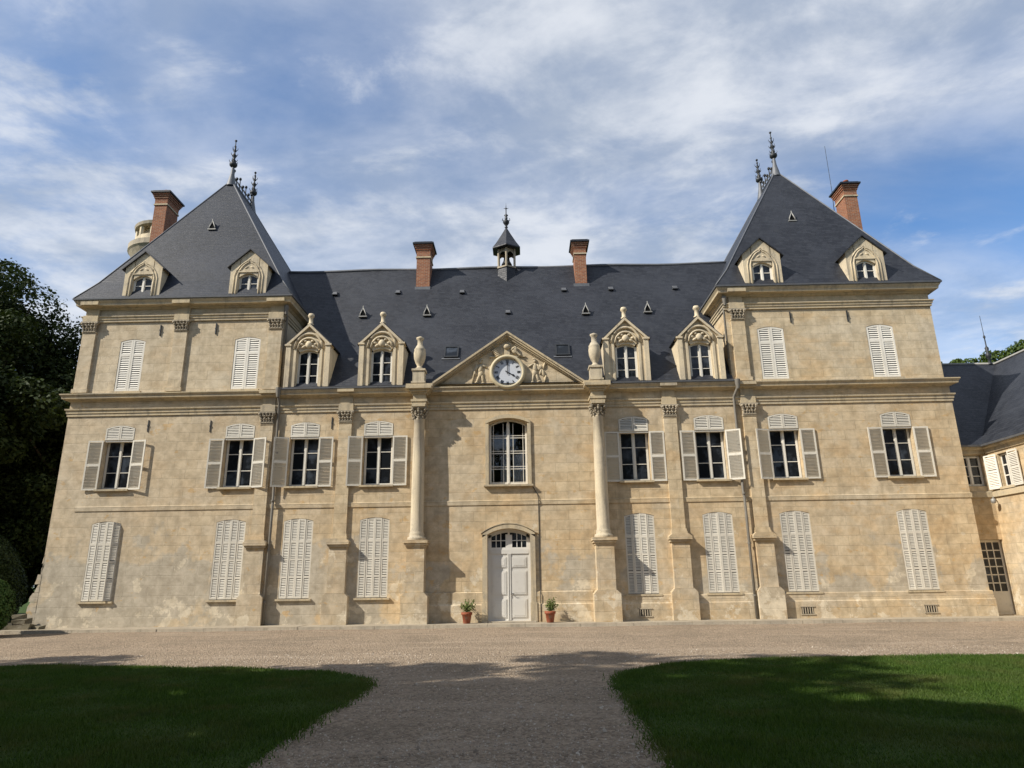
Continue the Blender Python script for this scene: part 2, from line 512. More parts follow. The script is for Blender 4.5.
# ------------------------------------------------------------------ mesh helpers
class MB:
    def __init__(self):
        self.v, self.f, self.s = [], [], []

    def add(self, vs, fs, smooth=False):
        o = len(self.v)
        self.v += [tuple(p) for p in vs]
        self.f += [tuple(i + o for i in q) for q in fs]
        self.s += [smooth] * len(fs)
        return self

    def quad(self, a, b, c, d):
        return self.add([a, b, c, d], [(0, 1, 2, 3)])

    def box(self, x0, x1, y0, y1, z0, z1):
        v = [(x, y, z) for z in (z0, z1) for y in (y0, y1) for x in (x0, x1)]
        return self.add(v, [(0, 2, 3, 1), (4, 5, 7, 6), (0, 1, 5, 4), (2, 6, 7, 3), (0, 4, 6, 2), (1, 3, 7, 5)])

    def prism(self, poly, y0, y1):                       # polygon in x,z pushed along y
        n = len(poly)
        v = [(x, y0, z) for x, z in poly] + [(x, y1, z) for x, z in poly]
        return self.add(v, [tuple(range(n)), tuple(range(2 * n - 1, n - 1, -1))] + [(i, i + n, (i + 1) % n + n, (i + 1) % n) for i in range(n)])

    def strip(self, lo, hi, y0, y1):                     # solid between two x,z polylines with shared x
        n = len(lo)
        for i in range(n - 1):
            self.prism([lo[i], lo[i + 1], hi[i + 1], hi[i]], y0, y1)
        return self

    def lathe(self, prof, c, n=16, sx=1, sy=1, caps=True, smooth=True):
        cx, cy, cz = c
        v, f = [], []
        for r, z in prof:
            for k in range(n):
                a = 2 * math.pi * (k + .5) / n
                v.append((cx + sx * r * math.cos(a), cy + sy * r * math.sin(a), cz + z))
        for i in range(len(prof) - 1):
            for k in range(n):
                k2 = (k + 1) % n
                f.append((i * n + k, i * n + k2, (i + 1) * n + k2, (i + 1) * n + k))
        self.add(v, f, smooth)
        if caps:
            o = len(v)
            self.add(v[:n], [tuple(range(n - 1, -1, -1))])
            self.add(v[o - n:], [tuple(range(n))])
        return self

    def tube(self, pts, r, n=6, r2=None):
        pts = [Vector(p) for p in pts]
        m = len(pts)
        v, f = [], []
        for i, p in enumerate(pts):
            d = (pts[min(i + 1, m - 1)] - pts[max(i - 1, 0)]).normalized()
            a = Vector((0, 0, 1)) if abs(d.z) < .9 else Vector((0, 1, 0))
            s = d.cross(a).normalized()
            t = s.cross(d)
            rr = r if r2 is None else r + (r2 - r) * i / (m - 1)
            for k in range(n):
                q = 2 * math.pi * k / n
                v.append(p + rr * (math.cos(q) * s + math.sin(q) * t))
        for i in range(m - 1):
            for k in range(n):
                k2 = (k + 1) % n
                f.append((i * n + k, i * n + k2, (i + 1) * n + k2, (i + 1) * n + k))
        f.append(tuple(range(n - 1, -1, -1)))
        f.append(tuple(range((m - 1) * n, m * n)))
        return self.add(v, f, n > 4)

    def ball(self, c, rx, ry, rz, n=10, rot=0.0):
        m = n // 2 + 1
        v, f = [], []
        ca, sa = math.cos(rot), math.sin(rot)
        for i in range(m + 1):
            t = math.pi * i / m
            for k in range(n):
                a = 2 * math.pi * k / n
                x, y, z = rx * math.sin(t) * math.cos(a), ry * math.sin(t) * math.sin(a), rz * math.cos(t)
                v.append((c[0] + ca * x + sa * z, c[1] + y, c[2] - sa * x + ca * z))
        for i in range(m):
            for k in range(n):
                k2 = (k + 1) % n
                f.append((i * n + k, (i + 1) * n + k, (i + 1) * n + k2, i * n + k2))
        return self.add(v, f, True)

    def sweep(self, path, prof):                         # path in x,y; profile (out, z); out is to the right of the path
        P = [Vector(p) for p in path]
        n, m = len(P), len(prof)
        nr = []
        for i in range(n):
            ns = []
            if i > 0:
                d = (P[i] - P[i - 1]).normalized()
                ns.append(Vector((d.y, -d.x)))
            if i < n - 1:
                d = (P[i + 1] - P[i]).normalized()
                ns.append(Vector((d.y, -d.x)))
            if len(ns) == 1:
                nr.append(ns[0])
            else:
                b = (ns[0] + ns[1]).normalized()
                nr.append(b / b.dot(ns[0]))
        v, f = [], []
        for i in range(n):
            for o, z in prof:
                q = P[i] + nr[i] * o
                v.append((q.x, q.y, z))
        for i in range(n - 1):
            for k in range(m - 1):
                f.append((i * m + k, (i + 1) * m + k, (i + 1) * m + k + 1, i * m + k + 1))
        f.append(tuple(range(m)))
        f.append(tuple(range(n * m - 1, (n - 1) * m - 1, -1)))
        return self.add(v, f)

    def build(self, name, mat, parent=None):
        me = bpy.data.meshes.new(name)
        me.from_pydata(self.v, [], self.f)
        me.polygons.foreach_set('use_smooth', self.s)
        me.materials.append(mat)
        me.update()
        o = bpy.data.objects.new(name, me)
        COL.objects.link(o)
        if parent is not None:
            o.parent = parent
            if parent.matrix_basis.translation.length > 0:      # parts are given in world metres
                o.matrix_parent_inverse = parent.matrix_basis.inverted()
        return o


def empty(name, loc=(0, 0, 0)):
    o = bpy.data.objects.new(name, None)
    o.empty_display_size = .5
    o.location = loc
    COL.objects.link(o)
    return o


def tag(o, label=None, cat=None, group=None, kind=None):
    for k, v in (('label', label), ('category', cat), ('group', group), ('kind', kind)):
        if v:
            o[k] = v
    return o


def leaf_mesh(name, C, N, size, mat, parent=None, aspect=.6, seed=0):
    """many small diamond leaves, C centres, N rough normals (numpy arrays)"""
    g = np.random.default_rng(seed)
    n = len(C)
    N = N + g.normal(0, .55, (n, 3))
    N /= np.linalg.norm(N, axis=1, keepdims=True) + 1e-9
    T = np.cross(N, g.normal(0, 1, (n, 3)))
    T /= np.linalg.norm(T, axis=1, keepdims=True) + 1e-9
    B = np.cross(N, T)
    s = (size * g.uniform(.6, 1.35, n))[:, None]
    V = np.empty((n, 4, 3), np.float32)
    V[:, 0] = C - T * s
    V[:, 1] = C + B * s * aspect + N * s * .12
    V[:, 2] = C + T * s
    V[:, 3] = C - B * s * aspect + N * s * .12
    me = bpy.data.meshes.new(name)
    me.vertices.add(4 * n)
    me.vertices.foreach_set('co', V.ravel())
    me.loops.add(4 * n)
    me.loops.foreach_set('vertex_index', np.arange(4 * n, dtype=np.int32))
    me.polygons.add(n)
    me.polygons.foreach_set('loop_start', np.arange(0, 4 * n, 4, dtype=np.int32))
    me.polygons.foreach_set('loop_total', np.full(n, 4, np.int32))
    me.materials.append(mat)
    me.update()
    me.validate()
    o = bpy.data.objects.new(name, me)
    COL.objects.link(o)
    if parent is not None:
        o.parent = parent
    return o


# ------------------------------------------------------------------ the ground
GZ = -.11                                               # gravel level; the stone strip along the wall is z = 0
tag(MB().quad((-700, -400, GZ - .10), (700, -400, GZ - .10), (700, 900, GZ - .10), (-700, 900, GZ - .10)).build('ground', M['turf']), kind='structure')
gv = MB()
nx, ny = 90, 70
for j in range(ny + 1):
    for i in range(nx + 1):
        x, y = -45 + 90 * i / nx, -50 + 56 * j / ny
        gv.v.append((x, y, GZ + .012 * math.sin(x * .9 + 1.3 * math.sin(y * .7)) * math.sin(y * .8)))
for j in range(ny):
    for i in range(nx):
        a = j * (nx + 1) + i
        gv.f.append((a, a + 1, a + nx + 2, a + nx + 1))
        gv.s.append(True)
tag(gv.build('gravel_forecourt', M['gravel']), kind='structure')


def smooth_poly(pts, it=3):
    for _ in range(it):
        q = []
        for i in range(len(pts)):
            a, b = pts[i], pts[(i + 1) % len(pts)]
            q += [(.75 * a[0] + .25 * b[0], .75 * a[1] + .25 * b[1]), (.25 * a[0] + .75 * b[0], .25 * a[1] + .75 * b[1])]
        pts = q
    return pts


LAWN_R = [(60, -11.7), (10.8, -12.0), (6.3, -11.95), (4.1, -12.35), (2.75, -13.25), (2.02, -14.5), (1.98, -15.8), (1.97, -17.5), (1.84, -20.3), (1.8, -45), (60, -45)]
LAWN_L = [(-60, -11.4), (-10.7, -11.6), (-7.1, -12.2), (-3.8, -13.0), (-2.6, -13.7), (-1.97, -14.8), (-1.92, -16.2), (-2.05, -17.9), (-1.99, -20.2), (-1.9, -45), (-60, -45)]


def lawn(name, pts):
    P = smooth_poly(pts, 2)
    n = len(P)
    cx, cy = sum(p[0] for p in P) / n, sum(p[1] for p in P) / n
    b = MB()
    inner = []
    for i, p in enumerate(P):
        a, c = Vector(P[i - 1]), Vector(P[(i + 1) % n])
        t = (c - a).normalized()
        nn = Vector((t.y, -t.x))
        if nn.dot(Vector((cx - p[0], cy - p[1]))) < 0 and False:
            nn = -nn
        inner.append((p, nn))
    area = sum(P[i][0] * P[(i + 1) % n][1] - P[(i + 1) % n][0] * P[i][1] for i in range(n))
    sg = -1 if area > 0 else 1
    v = [(p[0], p[1], GZ - .05) for p in P] + [(p[0] + sg * q.x * .10, p[1] + sg * q.y * .10, GZ + .045) for p, q in inner]
    b.add(v, [(i, (i + 1) % n, (i + 1) % n + n, i + n) for i in range(n)] + [tuple(range(n, 2 * n))])
    return tag(b.build(name, M['turf']), kind='structure'), np.array(P)


_, POLY_R = lawn('lawn', LAWN_R)
_, POLY_L = lawn('lawn', LAWN_L)


def inside(P, x, y):
    r = np.zeros(len(x), bool)
    j = len(P) - 1
    for i in range(len(P)):
        c = ((P[i, 1] > y) != (P[j, 1] > y)) & (x < (P[j, 0] - P[i, 0]) * (y - P[i, 1]) / (P[j, 1] - P[i, 1] + 1e-12) + P[i, 0])
        r ^= c
        j = i
    return r


def grass(name, P, xr, n, seed, label):
    g = np.random.default_rng(seed)
    x = g.uniform(xr[0], xr[1], n)
    y = g.uniform(-22.0, -11.3, n)
    # blades also lap a little over the edge
    jx = g.normal(0, .09, n) + .05 * np.sin(y * 5.1) * np.sin(y * 1.9)
    jy = g.normal(0, .07, n) + .06 * np.sin(x * 4.3) * np.sin(x * 1.3)
    k = inside(P, x + jx, y + jy) & (np.abs(x - .6) < (y + 27) * .80 + 1.5)
    x, y = x[k], y[k]
    n = len(x)
    h = .042 * g.uniform(.45, 1.7, n) * (1 + .35 * np.sin(x * 2.1 + np.sin(y * 1.7)) * np.sin(y * 2.3))
    a = g.uniform(0, 2 * np.pi, n)
    w = .0065 * g.uniform(.7, 1.5, n)
    lean = g.normal(0, .025, (n, 2))
    V = np.empty((n, 3, 3), np.float32)
    z0 = GZ + .03
    V[:, 0] = np.stack([x - np.cos(a) * w, y - np.sin(a) * w, np.full(n, z0)], 1)
    V[:, 1] = np.stack([x + np.cos(a) * w, y + np.sin(a) * w, np.full(n, z0)], 1)
    V[:, 2] = np.stack([x + lean[:, 0], y + lean[:, 1], z0 + h], 1)
    me = bpy.data.meshes.new(name)
    me.vertices.add(3 * n)
    me.vertices.foreach_set('co', V.ravel())
    me.loops.add(3 * n)
    me.loops.foreach_set('vertex_index', np.arange(3 * n, dtype=np.int32))
    me.polygons.add(n)
    me.polygons.foreach_set('loop_start', np.arange(0, 3 * n, 3, dtype=np.int32))
    me.polygons.foreach_set('loop_total', np.full(n, 3, np.int32))
    me.materials.append(M['grass'])
    me.update()
    o = bpy.data.objects.new(name, me)
    COL.objects.link(o)
    return tag(o, label, 'grass', kind='stuff')


grass('grass', POLY_R, (1.6, 14.5), 620000, 1, 'mown grass of the lawn right of the gravel path')
grass('grass', POLY_L, (-14.0, -1.6), 560000, 2, 'mown grass of the lawn left of the gravel path, all in shade')


def pebbles():
    g = np.random.default_rng(5)
    n = 60000
    y = -21.5 + 12 * g.random(n) ** 1.5
    x = .6 + (y + 27) * .80 * g.uniform(-1, 1, n)
    k = ~(inside(POLY_R, x - .05, y) | inside(POLY_L, x + .05, y))
    x, y = x[k], y[k]
    n = len(x)
    s = .0075 * np.exp(g.normal(0, .5, n))
    base = np.array([(1, 0, 0), (-.5, .87, 0), (-.5, -.87, 0), (0, 0, 1.1)], float)
    a = g.uniform(0, 6.28, n)
    ca, sa = np.cos(a), np.sin(a)
    V = np.empty((n, 4, 3), np.float32)
    for i in range(4):
        bx, by, bz = base[i] + g.normal(0, .25, 3)
        V[:, i, 0] = x + s * (ca * bx - sa * by)
        V[:, i, 1] = y + s * (sa * bx + ca * by)
        V[:, i, 2] = GZ + .003 + s * max(bz, -.1) * .8
    idx = np.arange(n)[:, None] * 4
    F = np.concatenate([idx + np.array(t) for t in ((0, 1, 3), (1, 2, 3), (2, 0, 3))], 0).astype(np.int32)
    me = bpy.data.meshes.new('gravel_stones')
    me.vertices.add(4 * n)
    me.vertices.foreach_set('co', V.ravel())
    m = len(F)
    me.loops.add(3 * m)
    me.loops.foreach_set('vertex_index', F.ravel())
    me.polygons.add(m)
    me.polygons.foreach_set('loop_start', np.arange(0, 3 * m, 3, dtype=np.int32))
    me.polygons.foreach_set('loop_total', np.full(m, 3, np.int32))
    b = NB('gravel_stone')
    gg = b.N('ShaderNodeNewGeometry')
    col = b.mix(gg.outputs['Random Per Island'], (.20, .155, .115, 1), (.55, .48, .39, 1))
    me.materials.append(b.done(col, .9, .2))
    me.update()
    o = bpy.data.objects.new('gravel_stones', me)
    COL.objects.link(o)
    tag(o, 'loose gravel stones scattered over the forecourt path', 'gravel', kind='stuff')


pebbles()

# pale stone strip along the foot of the wall
kb = MB()
xx = -18.9
while xx < 18.9:
    w = rnd.uniform(1.3, 2.3)
    x1 = min(xx + w, 18.95)
    kb.box(xx + .006, x1 - .006, -1.20 + rnd.uniform(-.012, .012), .05, GZ - .1, rnd.uniform(-.008, .004))
    xx = x1
tag(kb.build('kerb_paving', M['kerb']), kind='structure')

# ------------------------------------------------------------------ the chateau
CH = tag(empty('chateau'), 'long tan limestone chateau with two tall slate roofed pavilions and a central clock pediment', 'chateau')

XL, XR = -18.20, 17.95
XO = {-1: (-18.17, -9.56), 1: (9.22, 17.83)}          # half width below, half width of upper storey, inner face of the pavilions
DEP = 9.0
ZC, ZP = 9.21, 13.34                     # top of main cornice, of pavilion cornice
WIN = [-15.92, -10.97, -8.30, -5.30, 5.03, 8.07, 11.05, 15.55]


def arch(x, w, zs, rise):
    return zs + rise * (1 - (2 * x / w) ** 2)


def wall_storey(b, x0, x1, z0, z1, ops, y=0.0, depth=.34, seg=8):
    cur = x0
    for xc, w, zb, zs, rise in sorted(ops):
        a, c = xc - w / 2, xc + w / 2
        if a > cur:
            b.quad((cur, y, z0), (a, y, z0), (a, y, z1), (cur, y, z1))
        if zb > z0:
            b.quad((a, y, z0), (c, y, z0), (c, y, zb), (a, y, zb))
            b.quad((a, y, zb), (c, y, zb), (c, y + depth, zb), (a, y + depth, zb))
        xs = [a + w * i / seg for i in range(seg + 1)]
        zz = [arch(q - xc, w, zs, rise) for q in xs]
        for i in range(seg):
            b.quad((xs[i], y, zz[i]), (xs[i + 1], y, zz[i + 1]), (xs[i + 1], y, z1), (xs[i], y, z1))
            b.quad((xs[i], y, zz[i]), (xs[i + 1], y, zz[i + 1]), (xs[i + 1], y + depth, zz[i + 1]), (xs[i], y + depth, zz[i]))
        b.quad((a, y, zb), (a, y, zs), (a, y + depth, zs), (a, y + depth, zb))
        b.quad((c, y, zb), (c, y, zs), (c, y + depth, zs), (c, y + depth, zb))
        cur = c
    if cur < x1:
        b.quad((cur, y, z0), (x1, y, z0), (x1, y, z1), (cur, y, z1))


GW, G0, GS, GR = 1.16, .94, 3.86, .10       # ground floor openings
FW, F0, FS, FR = 1.20, 5.22, 7.72, .12      # first floor openings
low = MB()
g_ops = [(x, GW, G0, GS, GR) for x in WIN] + [(-.06, 1.66, 0.0, 3.20, .24)]
f_ops = [(x, FW, F0, FS, FR) for x in WIN] + [(-.04, 1.56, 5.16, 7.62, .24)]
wall_storey(low, XL, XR, -.15, 4.40, g_ops)
wall_storey(low, XL, XR, 4.40, 9.05, f_ops)
for q in (XL, XR):
    low.quad((q, 0, -.15), (q, DEP, -.15), (q, DEP, 9.05), (q, 0, 9.05))
low.quad((XL, DEP, -.15), (XR, DEP, -.15), (XR, DEP, 9.05), (XL, DEP, 9.05))
low.quad((XL, 0, 9.05), (XR, 0, 9.05), (XR, DEP, 9.05), (XL, DEP, 9.05))
low.build('wall', M['wall'], CH)

UPW = {-1: [(-15.95, 1.06), (-11.03, 1.10)], 1: [(11.02, 1.10), (15.56, 1.12)]}
U0, US, UR = 9.30, 11.50, .10
for s in (-1, 1):
    up = MB()
    xa, xb = XO[s]
    wall_storey(up, xa, xb, ZC - .2, 13.3, [(x, w, U0, US, UR) for x, w in UPW[s]], .02, .25)
    up.quad((xa, .02, ZC - .2), (xa, DEP, ZC - .2), (xa, DEP, 13.3), (xa, .02, 13.3))
    up.quad((xb, .02, ZC - .2), (xb, DEP, ZC - .2), (xb, DEP, 13.3), (xb, .02, 13.3))
    up.quad((xa, DEP, ZC - .2), (xb, DEP, ZC - .2), (xb, DEP, 13.3), (xa, DEP, 13.3))
    up.build('pavilion_wall', M['upper'], CH)

# horizontal mouldings
AROUND = [(XL, DEP), (XL, 0), (XR, 0), (XR, DEP)]
MB().sweep(AROUND, [(-.02, 8.86), (.05, 8.88), (.09, 8.93), (.25, 8.95), (.26, 9.03), (.32, 9.11), (.32, 9.15), (-.02, 9.20)]).build('cornice', M['cornice'], CH)
MB().sweep(AROUND, [(-.02, 8.23), (.045, 8.24), (.045, 8.345), (.075, 8.36), (.075, 8.46), (.12, 8.49), (.13, 8.55), (-.02, 8.57)]).build('architrave', M['trim'], CH)
MB().sweep([(-17.3, 0), (XR, 0), (XR, DEP)], [(-.02, 4.36), (.028, 4.365), (.040, 4.53), (-.02, 4.56)]).build('string_course', M['upper'], CH)
PLP = [(-.03, -.12), (.09, -.12), (.09, .62), (.06, .66), (.06, 1.07), (-.03, 1.12)]
MB().sweep([(4.06, 0), (XR, 0), (XR, DEP)], [(-.03, -.12), (.10, -.12), (.10, .60), (.075, .64), (.065, .90), (-.03, .925)]).build('plinth', M['plinth'], CH)
for a, c in ((-3.3, -1.02), (.92, 3.12)):
    MB().sweep([(a, 0), (c, 0)], PLP).build('plinth', M['plinth'], CH)
for s in (-1, 1):
    pth = [(XO[s][0], DEP), (XO[s][0], 0), (XO[s][1], 0), (XO[s][1], DEP)]
    MB().sweep(pth, [(-.02, 12.94), (.05, 12.96), (.10, 13.04), (.30, 13.06), (.31, 13.15), (.37, 13.24), (.37, 13.28), (-.02, 13.32)]).build('pavilion_cornice', M['cornice'], CH)
    MB().sweep(pth, [(-.02, 12.37), (.05, 12.38), (.05, 12.47), (.085, 12.49), (.085, 12.56), (.13, 12.60), (.13, 12.64), (-.02, 12.67)]).build('pavilion_architrave', M['trim'], CH)
    MB().sweep(pth, [(.25, 13.31), (.39, 13.285), (.42, 13.29), (.43, 13.35), (.25, 13.37)]).build('gutter', M['lead'], CH)
MB().sweep([(-9.45, 0), (-3.2, 0)], [(.15, 9.20), (.32, 9.155), (.36, 9.16), (.37, 9.225), (.15, 9.26)]).build('gutter', M['lead'], CH)
MB().sweep([(3.15, 0), (9.17, 0)], [(.15, 9.20), (.32, 9.155), (.36, 9.16), (.37, 9.225), (.15, 9.26)]).build('gutter', M['lead'], CH)

# roofs --------------------------------------------------------------
RY, RZ = 4.5, 16.75
RP = [(-.10, 9.34), (.50, 10.22), (RY, RZ)]           # eave, kick, ridge (y, z)


def roof_y(z):
    for (ya, za), (yb, zb) in zip(RP, RP[1:]):
        if z <= zb:
            return ya + (yb - ya) * (z - za) / (zb - za)
    return RY


mr = MB()
lv = [(-.30, 9.255, 9.22), (-.10, 9.34, 9.22), (.50, 10.22, 9.22), (roof_y(13.2), 13.2, 9.22), (RY, RZ, 11.45)]
for (ya, za, xa), (yb, zb, xb) in zip(lv, lv[1:]):
    n = 24
    for i in range(n):
        t0, t1 = -1 + 2 * i / n, -1 + 2 * (i + 1) / n

        def sag(t, z):
            return z - .05 * max(0, (z - 13)) / 3.7 * math.cos(t * 4.4) ** 2 + (.03 * math.sin(t * 9) if z > 16 else 0)
        mr.quad((xa * t0, ya, sag(t0, za)), (xa * t1, ya, sag(t1, za)), (xb * t1, yb, sag(t1, zb)), (xb * t0, yb, sag(t0, zb)))
mr.quad((-11.45, RY, RZ - .02), (11.45, RY, RZ - .02), (9.28, 9.3, 9.3), (-9.28, 9.3, 9.3))
MAIN_ROOF = mr.build('main_roof', M['slate'], CH)
MB().tube([(-11.2 + 22.4 * i / 24, RY, RZ + .0 - .03 * (1 + math.sin(i))) for i in range(25)], .075, 6).build('ridge_flashing', M['lead'], MAIN_ROOF)
PAV = {-1: (-13.72, 2.5, 5.1, 20.85), 1: (13.72, 3.7, 5.9, 21.43)}


def pav_levels(s):
    x, ya, yb, z = PAV[s]
    x0, x1 = XO[s]
    e = .40
    lo = (x0 - e, x1 + e, -e, DEP + e, ZP + .02)
    k = .145
    mid = (lo[0] + (x - lo[0]) * k, lo[1] + (x - lo[1]) * k, lo[2] + (ya - lo[2]) * k, lo[3] + (yb - lo[3]) * k, lo[4] + (z - lo[4]) * (k - .025))
    return lo, mid


def pav_roof(s):
    x, ya, yb, z = PAV[s]
    lo, mid = pav_levels(s)
    b = MB()

    def rect(q):
        return [(q[0], q[2], q[4]), (q[1], q[2], q[4]), (q[1], q[3], q[4]), (q[0], q[3], q[4])]
    A, B = rect(lo), rect(mid)
    C = [(x, ya, z), (x, ya, z), (x, yb, z), (x, yb, z)]
    for i in range(4):
        j = (i + 1) % 4
        b.quad(A[i], A[j], B[j], B[i])
    b.add([B[0], B[1], C[0]], [(0, 1, 2)])
    b.add([B[2], B[3], C[2]], [(0, 1, 2)])
    b.quad(B[1], B[2], C[2], C[0])
    b.quad(B[3], B[0], C[0], C[2])
    r = b.build('pavilion_roof', M['slate2'] if s < 0 else M['slate'], CH)
    # lead hips and the lead cone under each finial
    for i, c in ((0, C[0]), (1, C[0]), (2, C[2]), (3, C[2])):
        MB().tube([A[i], B[i], c], .032, 5).build('hip_flashing', M['lead'], r)
    for y in (ya, yb):
        b = MB()
        b.lathe([(.24, -.35), (.15, .10), (.10, .35), (.07, .72), (.05, .80)], (x, y, z), 10)
        b.build('finial_base', M['lead'], r)
        b = MB()
        H = 2.35 if y == ya else 2.2
        b.lathe([(.05, .72), (.12, .76), (.19, .84), (.19, .95), (.13, 1.0), (.06, 1.04), (.12, 1.12), (.05, 1.22), (.09, 1.34), (.13, 1.42), (.05, 1.50), (.035, 1.62), (.09, 1.68), (.035, 1.74),
                 (.03, 1.9), (.06, 1.95), (.025, 2.0), (.022, 2.2), (.055, H - .10), (.065, H - .05), (.0, H)], (x, y, z), 9)
        for k in range(5):                                   # curled metal leaves round the stem
            for zz, rr in ((.98, .22), (1.36, .17), (1.70, .14)):
                a = 2 * math.pi * k / 5 + zz
                p = Vector((x, y, z + zz))
                d = Vector((math.cos(a), math.sin(a), 0))
                b.tube([p + d * .03, p + d * rr * .8 + Vector((0, 0, .05)), p + d * rr + Vector((0, 0, .14)), p + d * rr * .85 + Vector((0, 0, .17))], .022, 4, .010)
        b.build('finial', M['iron'], r)
    b = MB()                                                 # pierced ridge cresting
    n = 7
    b.box(x - .02, x + .02, ya + .1, yb - .1, z - .02, z + .10)
    for k in range(n):
        y = ya + (yb - ya) * (k + .5) / n
        w = (yb - ya) / n
        hh = .62 if k % 2 == 0 else .40
        b.tube([(x, y, z), (x, y, z + hh)], .028, 5)
        b.ball((x, y, z + hh + .04), .075, .075, .085, 8)
        for q in (-1, 1):
            pts = []
            for j in range(8):
                a = j / 7 * math.pi * 1.35
                pts.append((x, y + q * w * .42 * (1 - math.cos(a)) / 2, z + .10 + .24 * math.sin(a * .62)))
            b.tube(pts, .022, 4)
    b.build('ridge_cresting', M['iron'], r)
    return r


for s in (-1, 1):
    pav_roof(s)


# windows ------------------------------------------------------------
def louvre(b, x0, x1, z0, z1, y, th=.035, rails=(), flip=1, zs=None, fn=None, pitch=.062, st=.055, gap=.0):
    """one louvred leaf in the x,z plane, optional curved top fn(x)"""
    top = (lambda x: z1) if fn is None else fn
    n = 1 if fn is None else 4
    xs0 = [x0 + st * i / 1 for i in range(2)]
    for a, c in ((x0, x0 + st), (x1 - st, x1)):
        b.prism([(a, z0), (c, z0), (c, top(c)), (a, top(a))], y, y + th)
    b.box(x0 + st, x1 - st, y + .002, y + th - .002, z0, z0 + st * 1.2)
    if fn is None:
        b.box(x0 + st, x1 - st, y + .002, y + th - .002, z1 - st, z1)
    else:
        xs = [x0 + st + (x1 - x0 - 2 * st) * i / n for i in range(n + 1)]
        b.strip([(q, top(q) - st) for q in xs], [(q, top(q)) for q in xs], y + .002, y + th - .002)
    for r in rails:
        b.box(x0 + st, x1 - st, y + .002, y + th - .002, r - st * .85, r + st * .85)
    z = z0 + st * 1.2 + pitch * .5
    while True:
        if fn is None:
            if z > z1 - st - .01:
                break
            a, c = x0 + st, x1 - st
        else:
            ok = [x0 + st + (x1 - x0 - 2 * st) * i / 20 for i in range(21)]
            ok = [q for q in ok if top(q) - st > z]
            if len(ok) < 3:
                break
            a, c = ok[0], ok[-1]
        if not any(abs(z - r) < st * .95 for r in rails):
            dz, dy = pitch * .36, th * .40
            ym = y + th / 2
            t = .007
            jz = rnd.uniform(-.004, .004)
            b.add([(a, ym - dy, z - flip * dz + jz), (c, ym - dy, z - flip * dz + jz), (c, ym + dy, z + flip * dz + jz), (a, ym + dy, z + flip * dz + jz),
                   (a, ym - dy, z - flip * dz + t + jz), (c, ym - dy, z - flip * dz + t + jz), (c, ym + dy, z + flip * dz + t + jz), (a, ym + dy, z + flip * dz + t + jz)],
                  [(0, 1, 2, 3), (4, 7, 6, 5), (0, 4, 5, 1), (3, 2, 6, 7)])
        z += pitch


def louvre_leaf(name, parent, x0, x1, z0, z1, y, mat='shutter', hinge=None, ang=0.0, **k):
    b = MB()
    louvre(b, x0, x1, z0, z1, y, **k)
    if hinge is not None and ang:
        ca, sa = math.cos(ang), math.sin(ang)
        b.v = [(hinge + ca * (x - hinge) - sa * (yy - y), y + sa * (x - hinge) + ca * (yy - y), z) for x, yy, z in b.v]
    return b.build(name, M[mat], parent)


def casement(parent_name, parent, xc, w, z0, zs, rise, y, rows, cols, fr=.055, bar=.028, mat='white', mull=.075, glass=True, extra=None):
    """frame as the part, glass as its sub-part"""
    b = MB()
    h = w / 2
    n = 8
    xs = [xc - h + w * i / n for i in range(n + 1)]
    b.box(xc - h, xc - h + fr, y, y + .06, z0, zs)
    b.box(xc + h - fr, xc + h, y, y + .06, z0, zs)
    b.box(xc - h + fr, xc + h - fr, y + .001, y + .059, z0, z0 + fr * 1.4)
    b.strip([(q, arch(q - xc, w, zs, rise) - fr * 1.2) for q in xs], [(q, arch(q - xc, w, zs, rise) + .01) for q in xs], y - .001, y + .061)
    b.box(xc - mull / 2, xc + mull / 2, y - .018, y + .05, z0 + fr, zs + rise - fr)
    for s in (-1, 1):
        a, c = (xc - h + fr, xc - mull / 2) if s < 0 else (xc + mull / 2, xc + h - fr)
        for q in (a, c - .03):
            b.box(q, q + .03, y + .006, y + .048, z0 + fr, zs + rise * .6 - fr)
        for i in range(1, rows):
            z = z0 + (zs + rise * .5 - z0) * i / rows
            b.box(a, c, y + .008, y + .04, z - bar / 2, z + bar / 2)
        for i in range(1, cols):
            q = a + (c - a) * i / cols
            b.box(q - bar / 2, q + bar / 2, y + .009, y + .039, z0 + fr, zs + rise * .6 - fr)
    if extra:
        extra(b)
    o = b.build(parent_name, M[mat], parent)
    if glass:
        g = MB()
        g.strip([(q, z0 + .01) for q in xs], [(q, arch(q - xc, w, zs, rise) - .01) for q in xs], y + .028, y + .036)
        g.build('pane', M['glass'], o)
    return o


def sill(parent, xc, w, z, y=0.0, out=.11):
    return MB().box(xc - w / 2, xc + w / 2, y - out, y + .20, z - .07, z).build('sill', M['cornice'], parent)


